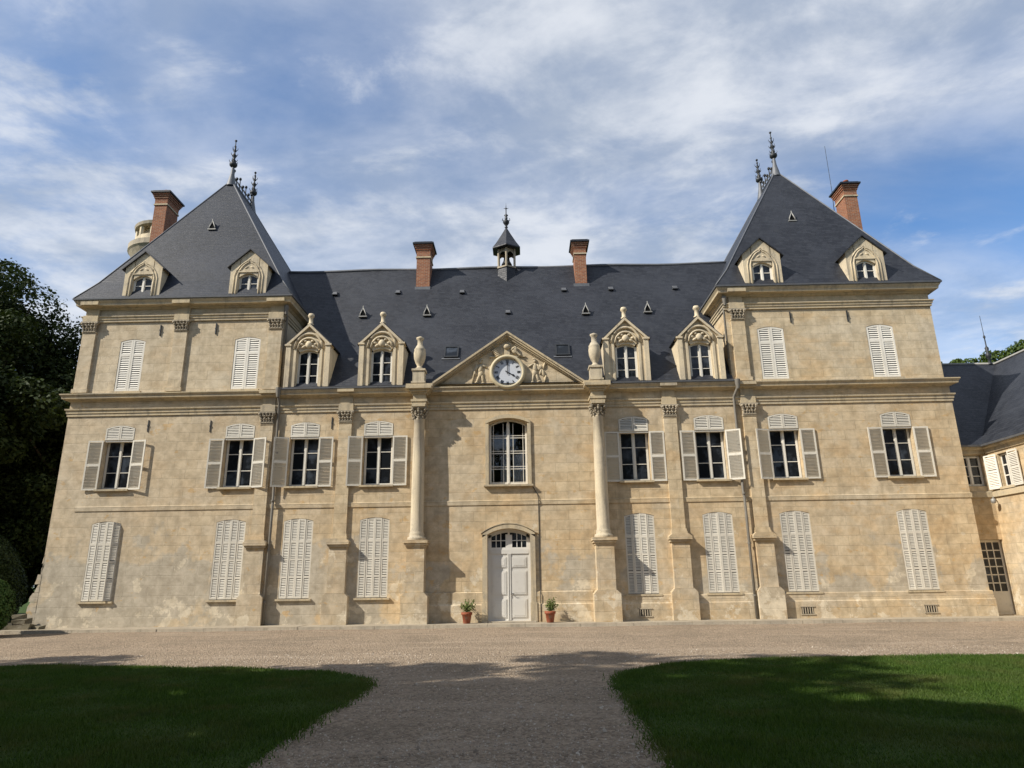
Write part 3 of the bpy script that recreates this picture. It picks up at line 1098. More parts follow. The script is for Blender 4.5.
for i, x in enumerate(WIN):
    # ground floor: closed four-leaf louvred shutters
    fr = MB()
    h = GW / 2
    fr.box(x - h, x + h, .16, .20, G0, GS + .09)
    w_ = fr.build('window', M['dark'], CH)
    sill(w_, x, GW + .20, G0, 0, .09)
    q = GW / 4
    for k in range(4):
        xa = x - h + q * k + .004
        xb = x - h + q * (k + 1) - .004
        ang = 0.0
        hinge = None
        if i == 0:                                            # first on the left stands half folded out
            if k == 3:
                xa, xb, hinge, ang = xa, xb, x + h, math.radians(42)
            if k == 2:
                hinge, ang = None, 0
        louvre_leaf('shutter', w_, xa, xb, G0 + .02, 0, (.005 + .012 * (k % 2)), rails=(G0 + .80, G0 + 1.46, G0 + 2.14), hinge=hinge, ang=ang,
                    fn=(lambda t, x=x: min(arch(t - x, GW, GS, GR), GS + GR) - .012), st=.05, pitch=.060)
    # first floor: open shutters, louvred overlight, six pane casement
    o = casement('window', CH, x, FW - .04, F0 + .02, FS - .45, .0, .23, 3, 1)
    sill(o, x, FW + .16, F0, 0, .12)
    b = MB()
    b.box(x - FW / 2 + .01, x + FW / 2 - .01, .02, .22, FS - .56, FS - .49)
    b.build('transom', M['white'], o)
    for s in (-1, 1):
        a, c = (x - FW / 2 + .012, x - .006) if s < 0 else (x + .006, x + FW / 2 - .012)
        louvre_leaf('louvre_panel', o, a, c, FS - .49, 0, -.012, fn=(lambda t, x=x: arch(t - x, FW, FS, FR) - .012), st=.055, pitch=.066)
        lw = .60
        a, c = (x - FW / 2 - lw, x - FW / 2 - .005) if s < 0 else (x + FW / 2 + .005, x + FW / 2 + lw)
        hinge = x - FW / 2 if s < 0 else x + FW / 2
        ang = {(1, 1): -.24, (2, -1): .34, (3, -1): .12, (5, 1): -.34, (6, -1): .24, (0, 1): -.13}.get((i, s), 0) + rnd.uniform(.01, .07) * (1 if s < 0 else -1)
        louvre_leaf('shutter', o, a, c, F0 - .03, FS - .52, -.055, rails=(F0 + .98,), flip=-1, hinge=hinge, ang=ang, st=.06, pitch=.058)

# upper storey of the pavilions: closed pairs of shutters
for s in (-1, 1):
    for x, w in UPW[s]:
        fr = MB().box(x - w / 2, x + w / 2, .19, .22, U0, US + .09).build('window', M['dark'], CH)
        for k in (-1, 1):
            a, c = (x - w / 2 + .01, x - .004) if k < 0 else (x + .004, x + w / 2 - .01)
            louvre_leaf('shutter', fr, a, c, U0 + .02, 0, .03, mat='white', rails=(U0 + 1.60,), fn=(lambda t, x=x, w=w: arch(t - x, w, US, UR) - .012), st=.075, pitch=.095)
        sill(fr, x, w + .2, U0 - .005, 0, .06)

# the tall centre window and its stone surround
cw = casement('window', CH, -.04, 1.54, 5.18, 7.60, .24, .25, 4, 1,
              extra=lambda b: [b.box(-.04 + q - .012, -.04 + q + .012, .256, .292, 5.24, 7.68) for q in (-.60, -.20, .20, .60)] +
                              [b.box(-.74, .66, .257, .291, 5.18 + 2.53 * i / 4 + .10 - .012, 5.18 + 2.53 * i / 4 + .10 + .012) for i in range(4)])
sill(cw, -.04, 1.96, 5.15, 0, .16)
cw.children[0].data.materials[0] = M['clear']
for x0, x1, z1 in ((.16, .64, 6.42), (-.36, -.05, 6.36)):  # pale folded sheets stand in for the reflection in the lower panes
    b = MB()
    n = 14
    for i in range(n):
        t0, t1 = i / n, (i + 1) / n
        ya, yb = .50 + .025 * math.sin(t0 * 19), .50 + .025 * math.sin(t1 * 19)
        za, zb = z1 + .05 * math.sin(t0 * 3), z1 + .05 * math.sin(t1 * 3)
        b.quad((x0 + (x1 - x0) * t0, ya, 5.2), (x0 + (x1 - x0) * t1, yb, 5.2), (x0 + (x1 - x0) * t1, yb, zb), (x0 + (x1 - x0) * t0, ya, za))
    b.build('reflection_sheet', M['reflection_sheet'], cw)
b = MB()
for s in (-1, 1):
    xa = -.04 + s * .78
    b.box(min(xa, xa + s * .14), max(xa, xa + s * .14), -.07, .04, 5.15, 7.62)
xs = [-.96 + 1.84 * i / 12 for i in range(13)]
lo_ = [(q, 7.60 if abs(q + .04) > .78 else arch(q + .04, 1.56, 7.62, .24)) for q in xs]
b.strip([(q, arch(q + .04, 1.84, 7.62, .235)) for q in xs], [(q, arch(q + .04, 1.84, 7.74, .27)) for q in xs], -.07, .04)
b.build('window_surround', M['trim'], cw)

# front door
DX, DW = -.06, 1.66
y0 = .20
dr = MB()
dr.box(DX - .83, DX - .77, y0, y0 + .08, 0, 3.2)
dr.box(DX + .77, DX + .83, y0, y0 + .08, 0, 3.2)
dr.box(DX - .77, DX + .77, y0 - .01, y0 + .08, 2.50, 2.66)
dr.box(DX - .77, DX + .77, y0 + .002, y0 + .078, 0.0, .05)
xs = [DX - .80 + 1.60 * i / 10 for i in range(11)]
dr.strip([(q, arch(q - DX, DW, 3.20, .24) - .13) for q in xs], [(q, arch(q - DX, DW, 3.20, .24)) for q in xs], y0, y0 + .08)
door = dr.build('door', M['door'], CH)
for s in (-1, 1):
    b = MB()
    a, c = (DX - .77, DX - .012) if s < 0 else (DX + .012, DX + .77)
    b.box(a, c, y0 + .02, y0 + .06, .05, 2.50)
    for za, zb in ((.14, .83), (.97, 1.86), (1.98, 2.38)):
        b.box(a + .09, c - .09, y0 + .004, y0 + .021, za, zb)
        b.box(a + .12, c - .12, y0 - .006, y0 + .006, za + .03, zb - .03)
        b.box(a + .17, c - .17, y0 - .012, y0 - .004, za + .08, zb - .08)
    b.box(a if s > 0 else c - .05, a + .05 if s > 0 else c, y0 - .014, y0 + .021, .05, 2.5)
    b.build('door_leaf', M['door'], door)
b = MB()
b.box(DX - .04, DX + .04, y0 - .002, y0 + .06, 2.66, 3.34)
for s in (-1, 1):
    a, c = (DX - .77, DX - .04) if s < 0 else (DX + .04, DX + .77)
    b.box(a, a + .09, y0, y0 + .06, 2.66, 3.22)
    b.box(c - .09, c, y0, y0 + .06, 2.66, 3.24)
    b.box(a + .09, c - .09, y0 + .001, y0 + .06, 2.66, 2.74)
    for k in (1, 2):
        q = a + .09 + (c - a - .18) * k / 3
        b.box(q - .016, q + .016, y0 + .002, y0 + .05, 2.74, arch(q - DX, DW, 3.20, .24) - .12)
    b.box(a + .09, c - .09, y0 + .003, y0 + .05, 2.985, 3.015)
b.build('fanlight', M['door'], door)
MB().box(DX - .76, DX + .76, y0 + .035, y0 + .042, 2.66, 3.34).build('pane', M['glass'], door)
b = MB()
b.tube([(DX + .10, y0 - .02, 1.02), (DX + .10, y0 - .07, 1.02), (DX + .19, y0 - .07, 1.02)], .011, 6)
b.lathe([(.026, 0), (.026, .01)], (DX + .10, y0 - .025, 1.02), 8)
b.build('door_handle', M['iron'], door)
b = MB()
for s in (-1, 1):
    xa, xb = DX + s * .83, DX + s * 1.02
    b.box(min(xa, xb), max(xa, xb), -.08, .05, .70, 3.22)
    b.box(min(xa, xb) - .03, max(xa, xb) + .03 if s > 0 else max(xa, xb), -.12, .05, 0, .70) if s > 0 else b.box(min(xa, xb) - .03, max(xa, xb), -.12, .05, 0, .70)
xs = [DX - 1.02 + 2.04 * i / 14 for i in range(15)]
b.strip([(q, arch(q - DX, 2.04, 3.12, .33)) for q in xs], [(q, arch(q - DX, 2.04, 3.26, .36)) for q in xs], -.08, .05)
xs = [DX - 1.08 + 2.16 * i / 14 for i in range(15)]
b.strip([(q, arch(q - DX, 2.16, 3.265, .365)) for q in xs], [(q, arch(q - DX, 2.16, 3.30, .368)) for q in xs], -.10, .05)
b.build('door_surround', M['trim'], door)
MB().box(DX - 1.0, DX + 1.0, -.28, .32, -.06, .035).build('doorstep', M['kerb'], door)


# columns, pilasters --------------------------------------------------
def capital(b, x, y, z0, w, d, h, round_):
    """leafy capital: bell, two rings of curled leaves, corner scrolls, slab"""
    r = w * .5
    if round_:
        b.lathe([(r * .80, 0), (r * .88, .03), (r * .80, .06), (r * .82, h * .3), (r * .95, h * .62), (r * 1.15, h * .86)], (x, y, z0), 16)
    else:
        b.box(x - r * .82, x + r * .82, y - d * .7, y + d, z0, z0 + h * .84)
        b.box(x - r * .95, x + r * .95, y - d * .85, y + d, z0, z0 + .05)
    for ring, (zz, rr, nn) in enumerate(((.06, .98, 8), (.33, 1.12, 8), (.55, 1.22, 8))):
        for k in range(nn if round_ else 5 - ring % 2):
            if round_:
                a = 2 * math.pi * (k + .5 * ring) / nn
                ux, uy = math.cos(a), math.sin(a)
                px, py = x + ux * r * rr, y + uy * r * rr
            else:
                m = 5 - ring % 2
                ux, uy = 0, -1
                px, py = x + (-.88 + 1.76 * k / (m - 1)) * r * (.9 + .1 * ring), y - d * (.62 + .18 * ring)
            zl = z0 + h * zz
            q = r * (.19 if round_ else .20)
            b.ball((px, py, zl + h * .13), q, q, h * .17, 6)
            b.ball((px + ux * r * .12, py + uy * r * .12, zl + h * .27), q * .95, q * 1.1, h * .075, 6)
    for sx in (-1, 1):
        for sy in ((-1, 1) if round_ else (-1,)):
            px, py = x + sx * r * 1.02, y + sy * (r * 1.02 if round_ else d * 1.05)
            b.ball((px, py, z0 + h * .78), r * .27, r * .27, h * .14, 8)
    b.ball((x, y - (r * 1.12 if round_ else d * 1.15), z0 + h * .82), r * .20, r * .16, h * .13, 6)
    e = r * 1.25
    b.box(x - e, x + e, y - (e if round_ else d * 1.3), y + (e if round_ else d), z0 + h * .87, z0 + h)


def column(s):
    x, y = s * 3.59, -.33
    b = MB()
    b.lathe([(.34, 3.02), (.36, 3.08), (.34, 3.15), (.28, 3.18), (.30, 3.25), (.27, 3.31), (.255, 3.36), (.25, 4.6), (.235, 6.4), (.205, 7.72), (.23, 7.75), (.215, 7.80)], (x, y, 0), 24)
    c = b.build('column', M['column'], CH)
    k = MB()
    capital(k, x, y, 7.75, .50, .2, .50, True)
    k.build('capital', M['capital'], c)
    p = MB()
    p.box(x - .50, x + .50, -.66, .02, 0.0, .98)
    p.prism([(x - .50, .98), (x + .50, .98), (x + .36, 1.12), (x - .36, 1.12)], -.66, .02)
    p.box(x - .34, x + .34, -.58, .02, 1.10, 2.80)
    p.box(x - .37, x + .37, -.61, .02, 2.76, 2.84)
    p.box(x - .43, x + .43, -.66, .02, 2.84, 2.92)
    p.box(x - .47, x + .47, -.70, .02, 2.92, 3.03)
    p.build('pedestal', M['plinth'], c)
    e = MB()                                             # block of entablature standing forward over the column
    e.box(x - .27, x + .27, -.70, .02, 8.25, 8.36)
    e.box(x - .29, x + .29, -.61, .02, 8.36, 8.47)
    e.box(x - .33, x + .33, -.64, .02, 8.47, 8.565)
    e.box(x - .25, x + .25, -.56, .02, 8.565, 8.80)
    e.box(x - .31, x + .31, -.62, .02, 8.80, 8.88)
    e.prism([(x - .33, 8.88), (x + .33, 8.88), (x + .48, 8.98), (x - .48, 8.98)], -.70, .02)
    e.box(x - .52, x + .52, -.80, .02, 8.98, 9.10)
    e.box(x - .54, x + .54, -.66, .02, 9.10, 9.21)
    e.build('entablature_block', M['cornice'], c)
    # urn on the block
    u = MB()
    ux, uy = s * 3.58 - (.06 if s < 0 else 0), -.34
    u.lathe([(.20, 9.86), (.22, 9.90), (.11, 9.98), (.10, 10.04), (.17, 10.16), (.235, 10.36), (.25, 10.60), (.225, 10.72), (.235, 10.76), (.20, 10.80), (.165, 10.88), (.11, 10.96), (.105, 11.16),
             (.15, 11.20), (.16, 11.27), (.10, 11.30), (.04, 11.33)], (ux, uy, 0), 18)
    uo = u.build('urn', M['column'], CH)
    q = MB()
    q.box(ux - .24, ux + .24, uy - .24, uy + .24, 9.26, 9.78)
    q.box(ux - .28, ux + .28, uy - .28, uy + .28, 9.78, 9.86)
    q.box(ux - .29, ux + .29, uy - .29, uy + .29, 9.25, 9.32)
    q.build('pedestal', M['column'], uo)


for s in (-1, 1):
    column(s)


def pilaster(x, w=.52):
    b = MB()
    h = w / 2
    b.box(x - h, x + h, -.10, .02, 3.20, 7.82)
    b.box(x - h - .05, x + h + .05, -.17, .02, 3.14, 3.24)
    b.box(x - h - .03, x + h + .03, -.14, .02, 3.24, 3.34)
    b.box(x - h - .02, x + h + .02, -.12, .02, 7.74, 7.79)
    o = b.build('pilaster', M['upper'], CH)
    k = MB()
    capital(k, x, -.02, 7.80, w * 1.08, .15, .47, False)
    k.build('capital', M['capital'], o)
    p = MB()
    p.box(x - .49, x + .49, -.31, .02, 0, 1.0)
    p.prism([(x - .49, 1.0), (x + .49, 1.0), (x + .36, 1.14), (x - .36, 1.14)], -.31, .02)
    p.box(x - .34, x + .34, -.21, .02, 1.12, 2.84)
    p.box(x - .40, x + .40, -.28, .02, 2.84, 2.93)
    p.box(x - .44, x + .44, -.33, .02, 2.93, 3.05)
    p.prism([(x - .44, 3.05), (x + .44, 3.05), (x + .31, 3.15), (x - .31, 3.15)], -.31, .02)
    p.build('pedestal', M['plinth'], o)
    e = MB()
    e.box(x - .30, x + .30, -.15, .02, 8.27, 8.56)
    e.box(x - .26, x + .26, -.07, .02, 8.56, 8.93)
    e.box(x - .34, x + .34, -.345, -.20, 9.02, 9.15)
    e.build('entablature_block', M['cornice'], o)


for x in (-9.87, -6.65, 6.52, 9.72):
    pilaster(x)


def upper_pilaster(x, w=.56):
    b = MB()
    h = w / 2
    b.box(x - h, x + h, -.08, .05, 9.40, 11.95)
    b.box(x - h - .05, x + h + .05, -.13, .05, 9.24, 9.40)
    b.box(x - h - .02, x + h + .02, -.10, .05, 11.88, 11.93)
    o = b.build('pilaster', M['upper'], CH)
    k = MB()
    capital(k, x, -.01, 11.92, w * 1.04, .14, .46, False)
    k.build('capital', M['capital'], o)
    e = MB()
    e.box(x - .32, x + .32, -.155, .05, 12.39, 12.66)
    e.box(x - .28, x + .28, -.06, .05, 12.66, 12.96)
    e.box(x - .38, x + .38, -.385, -.25, 13.07, 13.22)
    e.build('entablature_block', M['cornice'], o)


for x in (-17.86, -13.92, -9.86, 9.68):
    upper_pilaster(x)

# pediment -------------------------------------------------------------
PX, PW, PZ0, PZ1 = -.02, 3.10, 9.17, 11.40
pd = MB()
pd.prism([(PX - PW + .15, PZ0), (PX + PW - .15, PZ0), (PX, PZ1 - .12)], -.16, .30)
ped = pd.build('pediment', M['upper'], CH)
b = MB()
ang = math.atan2(PZ1 - PZ0, PW)
for s in (-1, 1):
    for o0, o1, yy in ((0.0, .075, -.42), (-.07, 0.0, -.36), (-.14, -.07, -.28), (-.19, -.14, -.21)):
        n = Vector((s * math.sin(ang), math.cos(ang)))
        base = Vector((PX + s * PW, PZ0 + .05))
        top = Vector((PX, PZ1))
        dirn = (top - base).normalized()
        nn = Vector((-dirn.y, dirn.x)) * (1 if s < 0 else -1)
        if nn.y < 0:
            nn = -nn
        A, B = base + nn * o0, base + nn * o1
        # mitre on the axis
        def to_axis(p):
            t = (PX - p.x) / dirn.x
            return p + dirn * t
        C_, D_ = to_axis(B), to_axis(A)
        b.prism([(A.x, max(A.y, PZ0)), (D_.x, D_.y), (C_.x, C_.y), (B.x, max(B.y, PZ0))], yy, .30)
b.build('raking_cornice', M['cornice'], ped)
b = MB()
b.add([(PX - PW - .02, .0, 9.3), (PX + PW + .02, .0, 9.3), (PX, .0, PZ1 + .06), (PX - PW, 1.2, 9.3), (PX + PW, 1.2, 9.3), (PX, 2.2, PZ1 + .06)],
      [(0, 2, 5, 3), (1, 4, 5, 2)])
b.build('pediment_roof', M['slate'], ped)


def figure(b, x, s, z):
    """a weathered upright carved figure in relief, leaning to the clock"""
    y = -.20
    for cx, cz, rx, rz, rot in ((0, .98, .085, .10, 0), (0, .66, .14, .26, .1 * s), (.02 * s, .42, .15, .18, 0), (-.10 * s, .20, .08, .25, .35 * s), (.10 * s, .20, .075, .25, -.15 * s), (-.18 * s, .02, .11, .05, 0),
                                (.13 * s, .00, .10, .05, 0), (.17 * s, .78, .20, .06, .5 * s), (-.17 * s, .68, .06, .20, .5 * s), (-.26 * s, .48, .07, .17, -.3 * s), (.03 * s, 1.06, .10, .05, .2)):
        b.ball((x + cx * .9, y + .035, z + cz * .92), rx * .80, .075, rz * .86, 8, rot)


b = MB()
figure(b, PX - 1.12, 1, 9.32)
b.tube([(PX - 1.45, -.18, 9.30), (PX - 1.36, -.19, 9.85), (PX - 1.26, -.18, 10.1)], .035, 6)
b.build('carved_relief', M['trim'], ped)
b = MB()
figure(b, PX + 1.14, -1, 9.32)
for cx, cz, rx, rz, rot in ((.22, .62, .16, .16, .4), (.36, .40, .10, .22, -.3), (.42, .72, .06, .22, .3), (.46, .16, .07, .18, .2)):
    b.ball((PX + 1.14 + cx * .9, -.165, 9.30 + cz), rx * .8, .07, rz * .85, 8, rot)
b.build('carved_relief', M['trim'], ped)
b = MB()
b.box(PX - .13, PX + .10, -.24, -.15, 10.44, 10.78)
b.ball((PX - .02, -.24, 10.84), .15, .12, .12, 8)
for k in range(5):
    a = -.9 + .45 * k
    b.ball((PX + .30 + .06 * math.sin(k), -.22, 10.60 + .04 * k), .07, .10, .16, 7, a)
    b.ball((PX - .38 - .04 * k, -.22, 10.46 + .06 * k), .13, .10, .05, 7, -.4)
    b.ball((PX + .52 - .05 * k, -.22, 10.47 + .05 * k), .10, .10, .05, 7, .5)
b.box(PX - .75, PX + .75, -.22, -.15, 10.41, 10.45)
b.build('carved_crest', M['trim'], ped)

# clock -----------------------------------------------------------------
CZ = 9.745
n = 48
ck = MB()
prof = [(.585, -.20), (.60, -.34), (.64, -.37), (.69, -.36), (.735, -.31), (.745, -.16)]
v, f = [], []
for k in range(n):
    a = 2 * math.pi * k / n
    for r, y in prof:
        v.append((PX + r * math.cos(a), y, CZ + r * math.sin(a)))
m = len(prof)
for k in range(n):
    for j in range(m - 1):
        f.append((k * m + j, ((k + 1) % n) * m + j, ((k + 1) % n) * m + j + 1, k * m + j + 1))
ck.add(v, f, True)
clock = ck.build('clock', M['gold'], CH)
b = MB()
b.prism([(PX + .59 * math.cos(2 * math.pi * k / n), CZ + .59 * math.sin(2 * math.pi * k / n)) for k in range(n)], -.225, -.14)
b.build('dial', M['clockface'], clock)
b = MB()


def stroke(b, cx, cz, ax, az, bx, bz, w, y=-.236):
    d = Vector((bx - ax, bz - az)).normalized()
    q = Vector((-d.y, d.x)) * w
    b.prism([(ax + q.x, az + q.y), (bx + q.x, bz + q.y), (bx - q.x, bz - q.y), (ax - q.x, az - q.y)], y, -.224)


ROM = ['XII', 'I', 'II', 'III', 'IIII', 'V', 'VI', 'VII', 'VIII', 'IX', 'X', 'XI']
for h_, txt in enumerate(ROM):
    th = math.pi / 2 - 2 * math.pi * h_ / 12
    rad = Vector((math.cos(th), math.sin(th)))
    tan = Vector((math.sin(th), -math.cos(th)))
    wd = {'I': .035, 'V': .062, 'X': .062}
    tot = sum(wd[c] for c in txt)
    pos = -tot / 2
    for c in txt:
        def P(u, r):
            q = Vector((PX, CZ)) + rad * r + tan * u
            return q.x, q.y
        mid = pos + wd[c] / 2
        r0, r1 = .40, .53
        if c == 'I':
            stroke(b, 0, 0, *P(mid, r0), *P(mid, r1), .0095)
        elif c == 'V':
            stroke(b, 0, 0, *P(mid - .024, r1), *P(mid, r0), .010)
            stroke(b, 0, 0, *P(mid + .024, r1), *P(mid, r0), .006, -.235)
        else:
            stroke(b, 0, 0, *P(mid - .024, r1), *P(mid + .024, r0), .010)
            stroke(b, 0, 0, *P(mid + .024, r1), *P(mid - .024, r0), .006, -.235)
        pos += wd[c]
    b.build('numeral', M['black'], clock)
    b = MB()
for k in range(60):
    a = 2 * math.pi * k / 60
    stroke(b, 0, 0, PX + .555 * math.cos(a), CZ + .555 * math.sin(a), PX + .572 * math.cos(a), CZ + .572 * math.sin(a), .006)
b.build('minute_track', M['black'], clock)
for ln, th, w, yy in ((.48, math.pi / 2, .022, -.262), (.36, math.pi / 2 - 2 * math.pi * 4.0 / 12, .028, -.25)):
    b = MB()
    d = Vector((math.cos(th), math.sin(th)))
    q = Vector((-d.y, d.x))
    c0 = Vector((PX, CZ))
    pts = [c0 - d * .10 + q * w * .7, c0 + d * ln * .62 + q * w * .6, c0 + d * ln * .72 + q * w * 1.7, c0 + d * ln, c0 + d * ln * .72 - q * w * 1.7, c0 + d * ln * .62 - q * w * .6, c0 - d * .10 - q * w * .7]
    b.prism([(p.x, p.y) for p in pts], yy, yy + .010)
    b.build('clock_hand', M['black'], clock)


# dormers -----------------------------------------------------------------
def gable_dormer(x, hw=.93):
    """stone dormer of the main roof: ribbed piers, ogee arch, steep gable with a finial"""
    z0, zs, zt = 9.27, 11.08, 12.02
    ow = .90
    b = MB()
    for s in (-1, 1):
        for a, c, y in ((hw - .20, hw, .02), (hw - .33, hw - .20, .10), (hw - .43, hw - .33, .06), (ow / 2, hw - .43, .16)):
            xa, xb = x + s * a, x + s * c
            b.box(min(xa, xb), max(xa, xb), y, .50, z0, zs if a > .7 else 10.95)
        xa, xb = x + s * (hw - .22), x + s * (hw + .05)
        b.box(min(xa, xb), max(xa, xb), -.02, .45, zs, zs + .07)
    n = 16
    xs = [x - hw + .2 + (2 * hw - .4) * i / n for i in range(n + 1)]

    def lo(q):
        t = abs(q - x)
        return 10.78 + .13 * (1 - (t / (ow / 2)) ** 2) if t < ow / 2 else 10.93

    def hi(q):
        return zt - (zt - zs) * abs(q - x) / hw
    b.strip([(q, lo(q)) for q in xs], [(q, hi(q)) for q in xs], .12, .5)
    o = b.build('dormer', M['dormer'], CH)
    b = MB()
    for w, top, y, r in ((.70, 11.62, .07, .055), (.52, 11.42, .06, .045)):         # ogee mouldings
        pts = []
        for i in range(-8, 9):
            t = i / 8
            zz = 10.95 + (top - 10.95) * (1 - abs(t) ** 2.2) ** .55
            pts.append((x + w * .86 * t, y, zz))
        b.tube(pts, r, 6)
    b.ball((x, .08, 11.14), .15, .10, .17, 8)                                        # worn boss over the window
    for s in (-1, 1):
        b.ball((x + s * .19, .09, 11.05), .13, .07, .06, 8, s * .5)
        b.ball((x + s * .30, .09, 11.16), .09, .06, .06, 8)
        b.ball((x + s * .15, .09, 11.30), .08, .06, .06, 8)
    b.build('carved_arch', M['dormer'], o)
    b = MB()
    for s in (-1, 1):                                                                # raking copings
        p0, p1 = (x + s * (hw + .05), zs + .02), (x, zt + .04)
        b.prism([p0, p1, (p1[0], p1[1] - .13), (p0[0] - s * .10, p0[1] - .02)], -.01, .42)
    b.build('coping', M['dormer'], o)
    b = MB()
    for s in (-1, 1):
        b.quad((x + s * (hw + .09), .03, zs + .05), (x, .03, zt + .085), (x, 1.75, zt + .085), (x + s * (hw + .09), 1.75, zs + .05))
        b.quad((x + s * (hw + .09), .03, zs + .0), (x, .03, zt + .035), (x, .03, zt + .085), (x + s * (hw + .09), .03, zs + .05))
        b.quad((x + s * (hw + .09), .03, zs + .0), (x + s * (hw - .02), 1.75, zs), (x + s * (hw + .09), 1.75, zs + .05), (x + s * (hw + .09), .03, zs + .05))
    b.build('dormer_roof', M['slate'], o)
    for s in (-1, 1):
        xa, xb = x + s * (hw - .10), x + s * (hw - .01)
        MB().box(min(xa, xb), max(xa, xb), .40, 1.35, z0, zs).build('dormer_cheek', M['dormer'], o)
    b = MB()
    b.lathe([(.12, 0), (.13, .05), (.085, .08), (.085, .32), (.13, .36), (.14, .42), (.11, .50), (.0, .54)], (x, .15, zt + .02), 10)
    b.build('dormer_finial', M['dormer'], o)
    casement('dormer_window', o, x, ow, 9.30, 10.78, .13, .24, 3, 1, glass=False)
    g = MB().box(x - ow / 2, x + ow / 2, .275, .285, 9.30, 10.9)
    g.build('pane', M['glass'], o)
    o.location.y = -.24


for x in (-8.36, -5.28, 4.92, 7.98):
    gable_dormer(x)


def pavilion_dormer(x, hw=.80):
    z0, zs, zt = 13.40, 14.93, 15.66
    ow = .86
    b = MB()
    n = 20
    xs = [x - hw + 2 * hw * i / n for i in range(n + 1)]

    def hi(q):
        return zt - (zt - zs) * abs(q - x) / hw

    def lo(q):
        t = abs(q - x)
        return 14.36 + .20 * (1 - (t / (ow / 2)) ** 2) if t < ow / 2 - 1e-6 else z0
    for i in range(n):
        a, c = xs[i], xs[i + 1]
        m_ = (a + c) / 2
        if abs(m_ - x) < ow / 2:
            b.prism([(a, max(14.36, lo(a)) if abs(a - x) < ow / 2 - 1e-6 else 14.36), (c, max(14.36, lo(c)) if abs(c - x) < ow / 2 - 1e-6 else 14.36), (c, hi(c)), (a, hi(a))], .05, .35)
    for s in (-1, 1):
        xa, xb = x + s * ow / 2, x + s * hw
        b.prism([(min(xa, xb), z0), (max(xa, xb), z0), (max(xa, xb), hi(max(xa, xb))), (min(xa, xb), hi(min(xa, xb)))], .05, .35)
    o = b.build('dormer', M['dormer'], CH)
    b = MB()
    for off, r in ((.0, .035), (.13, .028)):
        pts = [(x - ow / 2 - .06 - off, .045, z0 + .05), (x - ow / 2 - .06 - off, .045, 14.40)]
        for i in range(-8, 9):
            t = i / 8
            pts.append((x + (ow / 2 + .06 + off) * t, .045, 14.45 + (.62 + off * .6) * (1 - abs(t) ** 1.8) ** .7 + (.10 if i == 0 else 0)))
        pts += [(x + ow / 2 + .06 + off, .045, 14.40), (x + ow / 2 + .06 + off, .045, z0 + .05)]
        b.tube(pts, r, 5)
    b.box(x - ow / 2 - .02, x + ow / 2 + .02, .01, .10, 14.60, 14.65)
    for s in (-1, 1):
        b.ball((x + s * .12, .05, 14.84), .10, .03, .04, 7, s * .5)
    b.build('carved_arch', M['dormer'], o)
    for s in (-1, 1):
        xa, xb = x + s * (hw - .10), x + s * hw
        MB().box(min(xa, xb), max(xa, xb), .35, 1.5, z0, zs).build('dormer_cheek', M['dormer'], o)
    b = MB()
    for s in (-1, 1):
        e = hw + .13
        ze = zs - (zt - zs) * .13 / hw
        A = [(x + s * e, -.04, ze), (x, -.04, zt), (x, -.04, zt + .06), (x + s * e, -.04, ze + .06)]
        B = [(p[0], 1.9, p[2]) for p in A]
        b.add(A + B, [(0, 1, 2, 3), (3, 2, 6, 7), (0, 3, 7, 4), (0, 4, 5, 1)])
    b.build('dormer_roof', M['slate'], o)
    casement('dormer_window', o, x, ow, z0 + .03, 14.36, .19, .16, 3, 1, glass=False)
    MB().box(x - ow / 2, x + ow / 2, .195, .205, z0, 14.57).build('pane', M['glass'], o)
    o.location = (0, -.40, -.17)


for x in (-15.72, -11.12, 10.88, 15.25):
    pavilion_dormer(x)


# chimneys ---------------------------------------------------------------
def chimney(x0, x1, y0, y1, z0, z1, cap_h, pots=1):
    b = MB()
    b.box(x0, x1, y0, y1, z0, z1)
    c = b.build('chimney', M['brick'], CH)
    k = MB()
    k.box(x0 - .04, x1 + .04, y0 - .04, y1 + .04, z1, z1 + .07)
    k.build('stone_band', M['trim'], c)
    k = MB()
    h = cap_h
    for i in range(4):
        o = .02 + .035 * i
        k.box(x0 - o, x1 + o, y0 - o, y1 + o, z1 + .07 + h * .55 + .09 * i - .0, z1 + .07 + h * .55 + .09 * (i + 1))
    k.box(x0 - .01, x1 + .01, y0 - .01, y1 + .01, z1 + .07, z1 + .07 + h * .55)
    k.build('corbelled_head', M['brick'], c)
    zt = z1 + .07 + h * .55 + .36
    k = MB()
    k.box(x0 - .19, x1 + .19, y0 - .19, y1 + .19, zt, zt + .08)
    k.box(x0 - .12, x1 + .12, y0 - .12, y1 + .12, zt + .08, zt + .14)
    k.build('chimney_cap', M['slate2'], c)
    for i in range(pots):
        yy = y0 + (y1 - y0) * (i + 1) / (pots + 1)
        k = MB()
        k.lathe([(.12, 0), (.11, .18), (.135, .20), (.135, .25), (.09, .25)], ((x0 + x1) / 2, yy, zt + .13), 10)
        k.build('chimney_pot', M['terra'], c)
    return c


chimney(-4.54, -3.88, 3.6, 4.5, 15.1, 16.92, .50, 1)
chimney(3.27, 3.83, 3.6, 4.5, 15.1, 16.94, .35, 0)
chimney(-17.72, -17.10, 3.0, 4.1, 13.5, 19.85, .40, 2)
chimney(16.62, 17.24, 3.0, 3.95, 13.5, 19.45, .36, 3)
for x in (-4.21, 3.55):
    MB().box(x - .38, x + .38, 3.555, 3.9, 15.14, 15.36).build('chimney_flashing', M['lead'], MAIN_ROOF)

